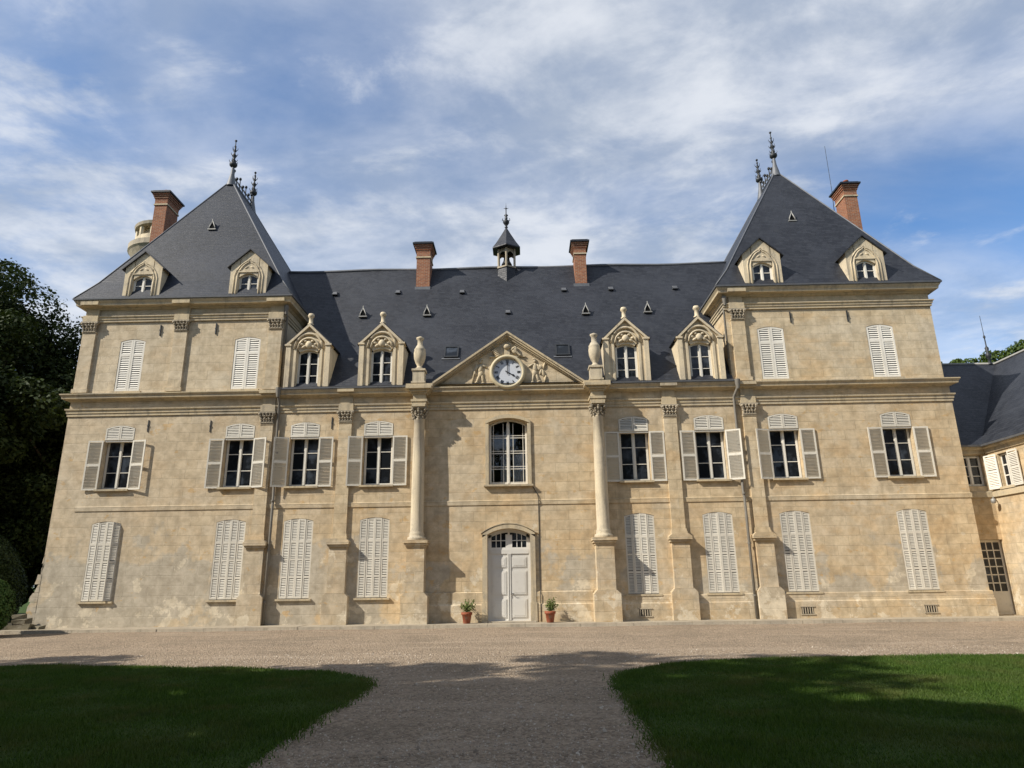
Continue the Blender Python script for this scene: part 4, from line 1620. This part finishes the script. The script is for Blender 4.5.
# lantern -----------------------------------------------------------------
lx, ly = -.10, 4.40
b = MB()
b.lathe([(.54, 15.4), (.50, 16.46), (.53, 16.52)], (lx, ly, 0), 6, smooth=False)
tur = b.build('bell_turret', M['slate'], CH)
b = MB()
b.lathe([(.54, 16.52), (.54, 16.60)], (lx, ly, 0), 6, smooth=False)
for k in range(6):
    a = 2 * math.pi * (k + .5) / 6
    px, py = lx + .46 * math.cos(a), ly + .46 * math.sin(a)
    b.lathe([(.065, 16.56), (.065, 17.62)], (px, py, 0), 6)
    a2 = 2 * math.pi * (k + 1.5) / 6
    qx, qy = lx + .46 * math.cos(a2), ly + .46 * math.sin(a2)
    for j in range(6):                                        # arched heads between the posts
        t0, t1 = j / 6, (j + 1) / 6
        za, zb = 17.20 + .22 * math.sin(math.pi * t0), 17.20 + .22 * math.sin(math.pi * t1)
        A, B = (px + (qx - px) * t0, py + (qy - py) * t0), (px + (qx - px) * t1, py + (qy - py) * t1)
        b.quad((A[0], A[1], za), (B[0], B[1], zb), (B[0], B[1], 17.66), (A[0], A[1], 17.66))
b.build('arcade', M['grey'], tur)
b = MB()
b.lathe([(.80, 17.58), (.80, 17.63), (.58, 17.95), (.26, 18.50), (.05, 18.88)], (lx, ly, 0), 6, smooth=False)
b.build('turret_roof', M['slate'], tur)
b = MB()
b.lathe([(.05, 18.88), (.09, 18.95), (.04, 19.02), (.10, 19.10), (.16, 19.20), (.17, 19.30), (.10, 19.36), (.05, 19.42), (.09, 19.48), (.04, 19.55), (.11, 19.64), (.03, 19.70), (.025, 20.0), (.06, 20.03), (.02, 20.08), (.0, 20.4)], (lx, ly, 0), 9)
for k in range(4):
    a = 2 * math.pi * k / 4
    d = Vector((math.cos(a), math.sin(a), 0))
    p = Vector((lx, ly, 19.30))
    b.tube([p + d * .08, p + d * .20 + Vector((0, 0, .06)), p + d * .17 + Vector((0, 0, .16))], .02, 4)
    p = Vector((lx, ly, 20.02))
    b.tube([p, p + d * .12 + Vector((0, 0, .03))], .014, 4)
b.build('finial', M['iron'], tur)
b = MB()
b.lathe([(.27, 16.82), (.24, 16.88), (.17, 17.02), (.14, 17.18), (.09, 17.26), (.03, 17.30), (.03, 17.62)], (lx, ly, 0), 14)
b.build('bell', M['iron'], tur)


# roof vents, skylights ------------------------------------------------------
def roof_vent(x, y, z, back=.9):
    b = MB()
    pts_o = [(x - .15, z), (x + .15, z), (x + .13, z + .15), (x, z + .42), (x - .13, z + .15)]
    b.prism(pts_o, y - .02, y + back)
    o = b.build('roof_vent', M['slate'], CH)
    b = MB()
    b.box(x - .19, x + .19, y - .08, y + .05, z - .025, z + .025)
    for s in (-1, 1):
        b.tube([(x + s * .14, y - .04, z), (x + s * .125, y - .04, z + .15), (x, y - .04, z + .43)], .026, 5)
    b.lathe([(.02, .40), (.025, .50), (.0, .56)], (x, y - .04, z), 6)
    b.build('vent_frame', M['zinc'], o)
    MB().prism([(x - .105, z + .025), (x + .105, z + .025), (x + .085, z + .15), (x, z + .32), (x - .085, z + .15)], y - .03, y + .0).build('vent_opening', M['dark'], o)


for x, z in ((-6.76, 13.36), (-3.78, 13.36), (3.57, 13.26), (6.42, 13.28)):
    roof_vent(x, roof_y(z) - .06, z)
PVY = {-1: 1.0, 1: 1.75}
roof_vent(-13.74, 1.20, 17.40)
roof_vent(13.36, 1.78, 17.48)
for x, z in ((-8.43, 14.95), (-5.37, 14.97), (-2.25, 14.9), (-.02, 13.44), (2.67, 14.9), (4.93, 14.9), (8.0, 14.87)):
    y = roof_y(z)
    b = MB()
    b.add([(x - .11, y - .12, z), (x + .11, y - .12, z), (x + .09, y - .10, z + .09), (x - .09, y - .10, z + .09), (x - .11, y + .1, z + .2), (x + .11, y + .1, z + .2)],
          [(0, 1, 2, 3), (3, 2, 5, 4), (0, 3, 4), (1, 5, 2)])
    b.box(x - .13, x + .13, y - .14, y + .02, z - .03, z)
    b.build('slate_vent', M['lead'], CH)
for x in (-2.47, 2.35):
    b = MB()
    za, zb = 10.74, 11.36
    ya, yb = roof_y(za), roof_y(zb)
    nrm = Vector((0, -(zb - za), yb - ya)).normalized()

    def sk(x0, x1, t0, t1, h0, h1):
        v = []
        for h in (h0, h1):
            for t in (t0, t1):
                for q in (x0, x1):
                    v.append((q, ya + (yb - ya) * t + nrm.y * h, za + (zb - za) * t + nrm.z * h))
        return v
    FS_ = [(0, 2, 3, 1), (4, 5, 7, 6), (0, 1, 5, 4), (2, 6, 7, 3), (0, 4, 6, 2), (1, 3, 7, 5)]
    for q in ((x - .31, x - .25, 0, 1), (x + .25, x + .31, 0, 1), (x - .25, x + .25, 0, .09), (x - .25, x + .25, .91, 1)):
        b.add(sk(*q, -.02, .09), FS_)
    o = b.build('skylight', M['iron'], CH)
    MB().add(sk(x - .25, x + .25, .09, .91, .02, .06), FS_).build('pane', M['glass'], o)
    MB().add(sk(x - .40, x + .38, -.12, -.02, .0, .03), FS_).build('flashing', M['lead'], o)


# pipes, anchors, grilles -------------------------------------------------------
def pipe(pts, r=.055, heads=True):
    b = MB()
    b.tube(pts, r, 8)
    z0, z1 = pts[-1][2], pts[0][2]
    z = z0 + .8
    x, y = pts[-1][0], pts[-1][1]
    while z < z1 - 1.2:
        b.lathe([(r * 1.35, 0), (r * 1.35, .06)], (x, y, z), 8)
        z += 1.9
    if heads:
        b.lathe([(r * 1.1, -.35), (r * 2.0, -.10), (r * 2.2, 0), (r * 2.2, .05)], pts[0], 8)
    return b.build('drainpipe', M['pipe'], CH)


pipe([(-9.42, -.33, 9.18), (-9.42, -.28, 8.85), (-9.42, -.10, 8.6), (-9.42, -.08, 7.0), (-9.36, -.08, 4.7), (-9.34, -.15, 4.5), (-9.34, -.15, 0.02)])
pipe([(9.30, -.33, 9.18), (9.28, -.28, 8.85), (9.16, -.10, 8.55), (9.16, -.08, 7.0), (9.14, -.08, 4.75), (9.14, -.16, 4.5), (9.14, -.16, 0.02)])
pipe([(-9.46, -.10, 12.9), (-9.46, .10, 12.4), (-9.46, .10, 9.35)], .045)
pipe([(9.20, -.10, 12.9), (9.18, .06, 12.4), (9.18, .06, 9.35)], .045)
b = MB()
b.tube([(.92, -.02, 5.06), (1.10, -.02, 4.75), (1.14, -.08, 4.50), (1.13, -.015, 4.3), (1.12, -.015, 1.2), (1.12, -.10, 1.0), (1.12, -.10, .02)], .015, 5)
b.build('cable', M['iron'], CH)
for x, z in ((-14.84, 11.98), (-12.45, 12.0), (-14.80, 7.80), (-12.22, 7.74), (11.92, 12.0), (14.30, 12.0), (-7.22, 7.78)):
    b = MB()
    b.box(x - .02, x + .02, -.028, .03, z - .24, z + .24)
    b.box(x - .03, x + .03, -.04, .0, z - .03, z + .03)
    b.build('wall_anchor', M['iron'], CH)
for x in (5.02, 11.06, 15.62):
    b = MB()
    b.box(x - .22, x + .22, -.105, -.06, .16, .40)
    o = b.build('cellar_vent', M['dark'], CH)
    b = MB()
    for k in range(5):
        b.box(x - .20 + .09 * k, x - .16 + .09 * k, -.115, -.10, .17, .39)
    b.box(x - .27, x + .27, -.125, -.09, .40, .44)
    b.box(x - .27, x + .27, -.125, -.09, .12, .16)
    b.build('grille', M['grey'], o)
b = MB()
b.tube([(16.55, 4.1, 18.5), (16.62, 4.1, 20.6), (16.62, 4.1, 23.1)], .018, 5, .010)
b.build('lightning_rod', M['iron'], CH)

# the ragged left foot of the building: worn quoins standing out of the corner
b = MB()
g = random.Random(3)
z = 0.0
while z < 2.5:
    h = g.uniform(.26, .42)
    o = max(.02, .42 - .18 * z + g.uniform(-.08, .06))
    poly = [(XL + .02, z + .006), (XL - o - g.uniform(0, .05), z + .006), (XL - o + g.uniform(-.03, .05), z + h * .55), (XL - o + g.uniform(.02, .09), z + h - .006), (XL + .02, z + h - .006)]
    b.prism(poly, .004 - g.uniform(0, .016), .75)
    z += h
b.build('quoin', M['wall'], CH)

# ------------------------------------------------------------------ stones heaped at the left foot
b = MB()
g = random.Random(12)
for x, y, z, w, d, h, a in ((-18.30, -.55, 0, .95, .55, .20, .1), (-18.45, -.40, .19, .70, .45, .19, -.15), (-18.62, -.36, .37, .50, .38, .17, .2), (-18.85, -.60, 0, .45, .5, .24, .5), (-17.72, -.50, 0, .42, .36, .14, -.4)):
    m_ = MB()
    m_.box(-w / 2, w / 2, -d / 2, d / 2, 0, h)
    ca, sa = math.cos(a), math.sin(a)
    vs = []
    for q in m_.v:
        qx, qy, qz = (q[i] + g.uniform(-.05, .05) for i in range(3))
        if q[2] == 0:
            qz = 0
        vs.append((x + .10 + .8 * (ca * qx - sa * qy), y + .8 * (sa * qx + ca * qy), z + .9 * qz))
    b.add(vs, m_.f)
st = b.build('stone_heap', m_plain_stone('shaded_stone', (.17, .15, .105), (.08, .085, .05), .7))  # dark stone colour carries the shade of the bush
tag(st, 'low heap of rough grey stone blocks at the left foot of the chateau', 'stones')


# ------------------------------------------------------------------ flower pots by the door
def flower_pot(x, y, sc, seed, label):
    e = tag(empty('flower_pot', (x, y, 0.0)), label, 'flower pot', 'terracotta pots beside the door')
    b = MB()
    b.lathe([(.13, 0), (.135, .01), (.185, .30), (.215, .31), (.22, .39), (.195, .40), (.185, .36)], (0, 0, 0), 20, sc, sc)
    o = b.build('pot', M['terra'])
    o.parent = e
    b = MB()
    b.lathe([(.18, .35), (.17, .37), (.02, .38)], (0, 0, 0), 14, sc, sc)
    s_ = b.build('soil', M['soil'])
    s_.parent = e
    g = np.random.default_rng(seed)
    C, N = [], []
    b = MB()
    for k in range(22):
        a = g.uniform(0, 6.28)
        t = g.uniform(.06, .38)
        hgt = g.uniform(.18, .52)
        tip = np.array([math.cos(a) * t, math.sin(a) * t * .8, .36 + hgt])
        b.tube([(0, 0, .34), (tip[0] * .4, tip[1] * .4, .34 + hgt * .6), tuple(tip)], .006, 4)
        for j in range(16):
            f = g.uniform(.35, 1.0)
            C.append(tip * np.array([f, f, 1]) - np.array([0, 0, (1 - f) * hgt]) + g.normal(0, .028, 3))
            N.append([math.cos(a) * .4, math.sin(a) * .4, .8])
    st_ = b.build('stem', M['potleaf'])
    st_.parent = e
    leaf_mesh('foliage', np.array(C), np.array(N), .048, M['potleaf'], e, .45, seed)


flower_pot(-1.63, -.52, .95, 21, 'terracotta pot with a bushy yellow-green plant left of the white door')
flower_pot(1.45, -.52, .95, 25, 'terracotta pot with a sparse plant leaning left, right of the white door')


# ------------------------------------------------------------------ trees and bushes
def tree(name, loc, H, R, trunk_h, nleaf, size, mat, label, cat='tree', group=None, seed=0, clumps=60, lobes=None, low=.0):
    g = np.random.default_rng(seed)
    e = tag(empty(name, loc), label, cat, group)
    b = MB()
    r0 = .022 * H + .08
    bend = g.normal(0, .02 * H, 2)
    b.tube([(0, 0, -.2), (bend[0] * .2, bend[1] * .2, trunk_h * .5), (bend[0] * .6, bend[1] * .6, trunk_h), (bend[0], bend[1], H * .78)], r0, 9, r0 * .25)
    cz = (H + trunk_h * (1 - low)) / 2
    rz = (H - trunk_h * (1 - low)) / 2
    cl = []
    for k in range(clumps):
        d = g.normal(0, 1, 3)
        d /= np.linalg.norm(d)
        q = g.uniform(.35, 1.0) ** .5
        wob = 1 + .22 * math.sin(3 * math.atan2(d[1], d[0]) + seed) + .12 * g.normal()
        c = np.array([d[0] * R * q * wob, d[1] * R * q * wob, cz + d[2] * rz * q * .92])
        rr = R * g.uniform(.17, .34)
        cl.append((c, rr, d))
        if k % 4 == 0:
            t = min(max(c[2] * .55, trunk_h * .6), H * .7)
            p0 = np.array([bend[0] * t / H, bend[1] * t / H, t])
            m_ = (p0 + c) / 2 + np.array([0, 0, -.04 * H])
            b.tube([tuple(p0), tuple(m_), tuple(c)], r0 * .30, 5, r0 * .06)
    tr = b.build('trunk', M['bark'])
    tr.parent = e
    per = nleaf // clumps
    C, N = [], []
    for c, rr, d in cl:
        u = g.normal(0, 1, (per, 3))
        u /= np.linalg.norm(u, axis=1, keepdims=True)
        q = g.uniform(.25, 1, (per, 1)) ** .45
        p = c + u * q * rr * np.array([1.15, 1.15, .85]) * (1 + .05 * np.clip(g.normal(0, 1, (per, 1)), -2, 2))
        C.append(p)
        N.append(u * .6 + np.array([0, 0, .6]))
    leaf_mesh('crown', np.concatenate(C), np.concatenate(N), size, mat, e, .62, seed + 1)
    return e


GT = 'dark trees left of the chateau'
tree('broadleaf_tree', (-29.6, 8.5, GZ), 19.8, 5.2, 3.5, 90000, .11, M['leaf'], 'tallest dark broadleaf tree at the left edge, its crown highest against the sky', group=GT, seed=3, clumps=90)
tree('broadleaf_tree', (-23.9, 11.5, GZ), 16.6, 3.9, 3.0, 70000, .11, M['leaf'], 'dark broadleaf tree close behind the left corner of the chateau', group=GT, seed=8, clumps=80)
tree('broadleaf_tree', (-26.4, 4.2, GZ), 13.0, 4.4, 1.0, 70000, .11, M['leaf'], 'lower dark tree branching from the ground in front of the taller left trees', group=GT, seed=14, clumps=80, low=.6)
tree('broadleaf_tree', (-34.5, 15, GZ), 21.0, 6.5, 2.0, 30000, .22, M['leaf'], 'dark tree furthest back at the left edge behind the tallest one', group=GT, seed=19, clumps=70, low=.5)
tree('broadleaf_tree', (-28.5, 17, GZ), 15.5, 6.2, 1.0, 30000, .22, M['leaf'], 'dark tree filling the gap low behind the left trees', group=GT, seed=23, clumps=70, low=.8)

tree('broadleaf_tree', (53.3, 45, GZ), 27.6, 4.6, 6, 22000, .22, M['leaf2'], 'sunlit green tree showing above the slate ridge of the side wing', seed=31, clumps=50)
tree('broadleaf_tree', (50.6, 50, GZ), 27.4, 2.6, 8, 9000, .22, M['leaf2'], 'small tree top peeping over the low ridge just right of the chateau', seed=33, clumps=34)


def clipped(name, loc, prof, n, size, mat, label, seed):
    """topiary: leaf shell over a solid twiggy core"""
    g = np.random.default_rng(seed)
    e = tag(empty(name, loc), label, 'bush')
    b = MB()
    b.lathe([(max(r * .90, .01), z) for r, z in prof], (0, 0, 0), 20)
    o = b.build('branch_core', M['yew'])
    o.parent = e
    zz = np.array([p[1] for p in prof])
    rr = np.array([p[0] for p in prof])
    z = g.uniform(zz[0], zz[-1], n)
    a = g.uniform(0, 2 * np.pi, n)
    r = np.interp(z, zz, rr) * (1 + .03 * np.sin(5 * a + 3 * z)) * g.uniform(.90, 1.03, n)
    C = np.stack([r * np.cos(a), r * np.sin(a), z], 1)
    N = np.stack([np.cos(a), np.sin(a), .5 * np.ones(n)], 1)
    leaf_mesh('foliage', C, N, size, mat, e, .6, seed)
    return e


clipped('clipped_bush', (-22.8, 2.2, GZ), [(1.5, 0), (1.9, .5), (2.05, 1.3), (1.90, 2.2), (1.5, 3.1), (.9, 3.7), (.35, 4.02), (.02, 4.1)], 26000, .055, M['yew'],
        'tall dark egg-shaped clipped bush at the left corner of the chateau', 41)
clipped('clipped_bush', (-18.35, -2.8, GZ), [(.55, 0), (.95, .35), (1.12, .9), (1.02, 1.4), (.70, 1.8), (.30, 2.0), (.02, 2.06)], 18000, .045, M['box'],
        'small brighter green clipped ball bush in front of the tall dark one', 43)

# trees behind the viewer whose shade falls over the lawns and the path
tree('broadleaf_tree', (-37.5, 2.5, GZ), 25.0, 6.2, 3.0, 26000, .24, M['leaf'], 'very tall tree beyond the left edge that keeps the other left trees in shade', group=GT, seed=51, clumps=80, low=.3)
tree('broadleaf_tree', (-32.5, 0.5, GZ), 15.0, 3.8, 1.5, 16000, .22, M['leaf'], 'tree beyond the left edge, just left of the clipped egg-shaped bush', group=GT, seed=53, clumps=60, low=.5)
GB = 'tall trees behind the viewer that shade the lawns'
SH = [((-9.0, -25.5), 14.0, 3.9, 'tall shade tree nearest the path, left of and behind the viewer'),
      ((-17.0, -24.5), 21.3, 5.0, 'spreading shade tree second from the path behind the viewer'),
      ((-25.0, -22.5), 17.2, 4.8, 'shade tree standing third from the path on the left lawn'),
      ((-33.0, -21.0), 15.5, 4.8, 'shade tree at the far left end of the row on the lawn'),
      ((-12.5, -33.5), 25.5, 5.4, 'very tall tree in the second row behind the viewer, near the path'),
      ((-4.0, -38.0), 24.5, 5.4, 'very tall tree beside the path well behind the viewer'),
      ((-22.5, -32.0), 22.0, 5.2, 'tall tree in the middle of the second row behind the viewer')]
SH += [((9.5, -37.0), 22.0, 5.6, 'tall unseen tree added right of the path to block sky light'),
       ((18.5, -31.0), 20.0, 5.2, 'unseen tree added on the right lawn behind the viewer to block sky light')]  # both unseen, added to cut sky light on the shaded gravel
for i, ((x, y), H, R, lab) in enumerate(SH):
    tree('shade_tree', (x, y, GZ), H, R, 1.6, 15000, .30, M['leaf'], lab, group=GB, seed=60 + i, clumps=70, low=.7)

# ------------------------------------------------------------------ side wing on the right
SW = tag(empty('side_wing'), 'lower stone side wing with dark slate roof at the right end of the chateau', 'building')
WX, WY, WZ = 19.2, .55, 6.40
LX0 = XR + .01
b = MB()
wall_storey(b, LX0, WX, -.15, 4.45, [(18.72, .92, 0.0, 2.78, .0)], WY, .25)
wall_storey(b, LX0, WX, 4.45, WZ + .1, [(18.55, .94, 4.86, 6.10, .0)], WY, .25)
b.build('wall', M['wall'], SW)
# the long wall comes forward, facing left
b = MB()
tmp = MB()
wall_storey(tmp, 0, 12.5, -.15, WZ + .1, [(1.00, .64, 4.72, 6.02, .0), (5.2, 1.0, 4.72, 6.02, 0), (5.2, 1.0, .9, 3.2, 0), (8.6, 1.0, 4.72, 6.02, 0)], 0, .22)
b.add([(WX + yy, WY - t, z) for t, yy, z in tmp.v], tmp.f)
b.quad((WX, WY - 12.5, -.15), (27.8, WY - 12.5, -.15), (27.8, WY - 12.5, WZ), (WX, WY - 12.5, WZ))
b.quad((27.8, WY - 12.5, -.15), (27.8, 9.4, -.15), (27.8, 9.4, WZ), (27.8, WY - 12.5, WZ))
b.quad((LX0, 9.4, -.15), (27.8, 9.4, -.15), (27.8, 9.4, WZ), (LX0, 9.4, WZ))
b.build('long_wall', M['plinth'], SW)
# L-shaped roof: valley runs from the inner corner up to where the ridges meet
e = .30
VX, VY = WX - e, WY - e
HWD = 4.55
TX, TY, TZ = VX + HWD, VY + HWD, 11.22
ez = WZ + .04
b = MB()
b.quad((LX0 + .0, VY, ez), (VX, VY, ez), (TX, TY, TZ), (LX0, TY, TZ))
b.quad((VX, VY, ez), (VX, WY - 12.8, ez), (TX, WY - 12.8, TZ), (TX, TY, TZ))
b.quad((TX, WY - 12.8, TZ), (28.3, WY - 12.8, ez), (28.3, 9.8, ez), (TX, TY, TZ))
b.quad((LX0, TY, TZ), (TX, TY, TZ), (28.3, 9.8, ez), (LX0, 9.8, ez))
b.add([(VX, WY - 12.8, ez), (28.3, WY - 12.8, ez), (TX, WY - 12.8, TZ)], [(0, 1, 2)])
b.add([(LX0, VY, ez), (LX0, TY, TZ), (LX0, 9.8, ez)], [(0, 1, 2)])
rf = b.build('roof', M['slate'], SW)
MB().tube([(TX, WY - 12.8, TZ + .02), (TX, TY, TZ + .02), (LX0, TY, TZ + .02)], .07, 6).build('ridge_flashing', M['zinc'], rf)
b = MB()
b.lathe([(.10, 0), (.05, .25), (.12, .35), (.13, .50), (.05, .60), (.09, .82), (.03, .92), (.025, 1.3), (.06, 1.4), (.015, 1.5), (.01, 2.5)], (TX - .25, TY, TZ), 8)
b.build('finial', M['iron'], rf)
b = MB()
b.sweep([(LX0, WY), (WX, WY), (WX, WY - 12.5)], [(-.02, WZ - .26), (.06, WZ - .25), (.08, WZ - .10), (.22, WZ - .06), (.24, WZ + .02), (-.02, WZ + .04)])
b.build('eaves_cornice', M['cornice'], SW)
b = MB()
b.sweep([(LX0, WY), (WX, WY), (WX, WY - 12.5)], [(.20, WZ + .0), (.32, WZ + .0), (.34, WZ + .07), (.20, WZ + .09)])
b.build('gutter', M['lead'], SW)
b = MB()
b.sweep([(LX0, WY), (WX, WY), (WX, WY - 12.5)], [(-.02, 4.40), (.07, 4.41), (.08, 4.62), (-.02, 4.66)])
b.build('string_course', M['trim'], SW)
o = casement('window', SW, 18.55, .92, 4.88, 6.06, 0, WY + .12, 3, 1, fr=.05, bar=.03)
# windows of the long wall
def side_window(t, z0, z1, w, closed):
    y = WY - t
    b = MB()
    xg = WX + .12
    b.box(xg, xg + .05, y - w / 2, y - w / 2 + .05, z0, z1)
    b.box(xg, xg + .05, y + w / 2 - .05, y + w / 2, z0, z1)
    b.box(xg - .01, xg + .05, y - .035, y + .035, z0, z1)
    for k in range(4):
        z = z0 + (z1 - z0 - .05) * k / 3
        b.box(xg + .003, xg + .047, y - w / 2 + .05, y + w / 2 - .05, z, z + .05)
    o = b.build('window', M['white'], SW)
    MB().box(xg + .02, xg + .03, y - w / 2, y + w / 2, z0, z1).build('pane', M['glass'], o)
    for s in (-1, 1):
        m_ = MB()
        lw = max(w / 2 + .06, .58)
        louvre(m_, 0, lw, z0 - .05, z1 + .03, 0, rails=((z0 + z1) / 2,), flip=-1, st=.055)
        sb = MB()
        op = .16 if (t < 2 and s > 0) else .06
        for q in range(len(m_.v)):
            a, yy, z = m_.v[q]
            m_.v[q] = (WX - .05 - yy * math.cos(op) - a * math.sin(op), y + s * (w / 2 + .01 + a * math.cos(op)), z)
        sb.add(m_.v, m_.f)
        sb.build('shutter', M['white'], o)
    MB().box(WX - .10, WX + .12, y - w / 2 - .08, y + w / 2 + .08, z0 - .09, z0).build('sill', M['trim'], o)


side_window(1.00, 4.74, 6.0, .64, False)
side_window(5.2, 4.74, 6.0, 1.0, False)
side_window(8.6, 4.74, 6.0, 1.0, False)
side_window(5.2, .92, 3.18, 1.0, False)
# glazed door in the link
b = MB()
x0, x1, y = 18.27, 19.17, WY + .14
b.box(x0, x0 + .07, y, y + .05, 0, 2.77)
b.box(x1 - .07, x1, y, y + .05, 0, 2.77)
b.box(x0 + .07, x1 - .07, y, y + .05, .0, .85)
b.box(x0 + .13, x1 - .13, y - .012, y + .01, .12, .74)
b.box(x0 + .07, x1 - .07, y, y + .05, 2.68, 2.77)
for k in (1, 2):
    q = x0 + .07 + (x1 - x0 - .14) * k / 3
    b.box(q - .02, q + .02, y + .002, y + .045, .85, 2.68)
for k in range(1, 6):
    z = .85 + 1.83 * k / 6
    b.box(x0 + .07, x1 - .07, y + .004, y + .043, z - .02, z + .02)
o = b.build('door', M['shutter'], SW)
MB().box(x0 + .05, x1 - .05, y + .02, y + .03, .8, 2.7).build('pane', M['glass'], o)
b = MB()
b.tube([(LX0 + .06, WY - .08, 6.3), (LX0 + .06, WY - .08, 4.4), (LX0 + .06, WY - .08, 2.85)], .045, 6)
b.build('drainpipe', M['zinc'], SW)
b = MB()
b.tube([(WX - .02, WY - .02, 4.42), (WX - .20, WY - .25, 4.40), (WX - .28, WY - .34, 4.32)], .02, 5)
b.lathe([(.05, -.16), (.09, -.12), (.09, 0), (.04, .03)], (WX - .28, WY - .34, 4.30), 10)
b.build('wall_lamp', M['zinc'], SW)

# ------------------------------------------------------------------ round tower far behind the left pavilion
RT = tag(empty('round_tower', (-29.7, 25, GZ - 1.7)), 'round pale stone tower with a corbelled gallery rising behind the left brick chimney', 'tower')
b = MB()
b.lathe([(2.3, 0), (2.15, 28.8), (2.25, 29.2), (2.62, 29.9), (2.75, 30.05), (2.75, 30.5), (2.30, 30.55)], (0, 0, 0), 32, smooth=False)
o = b.build('shaft', M['grey'])
o.parent = RT
b = MB()
b.lathe([(1.75, 30.5), (1.75, 32.0)], (0, 0, 0), 28, smooth=False)
for k in range(12):
    a = 2 * math.pi * k / 12
    b.lathe([(.20, 30.5), (.20, 32.0)], (2.12 * math.cos(a), 2.12 * math.sin(a), 0), 6, smooth=False)
b.lathe([(2.30, 30.5), (2.30, 31.15), (2.05, 31.15)], (0, 0, 0), 28, smooth=False, caps=False)
o = b.build('drum', M['dormer'])
o.parent = RT
b = MB()
b.lathe([(2.25, 31.95), (2.42, 32.0), (2.48, 32.25), (2.2, 32.35), (.1, 32.7)], (0, 0, 0), 28, smooth=False)
o = b.build('cornice_ring', M['grey'])
o.parent = RT
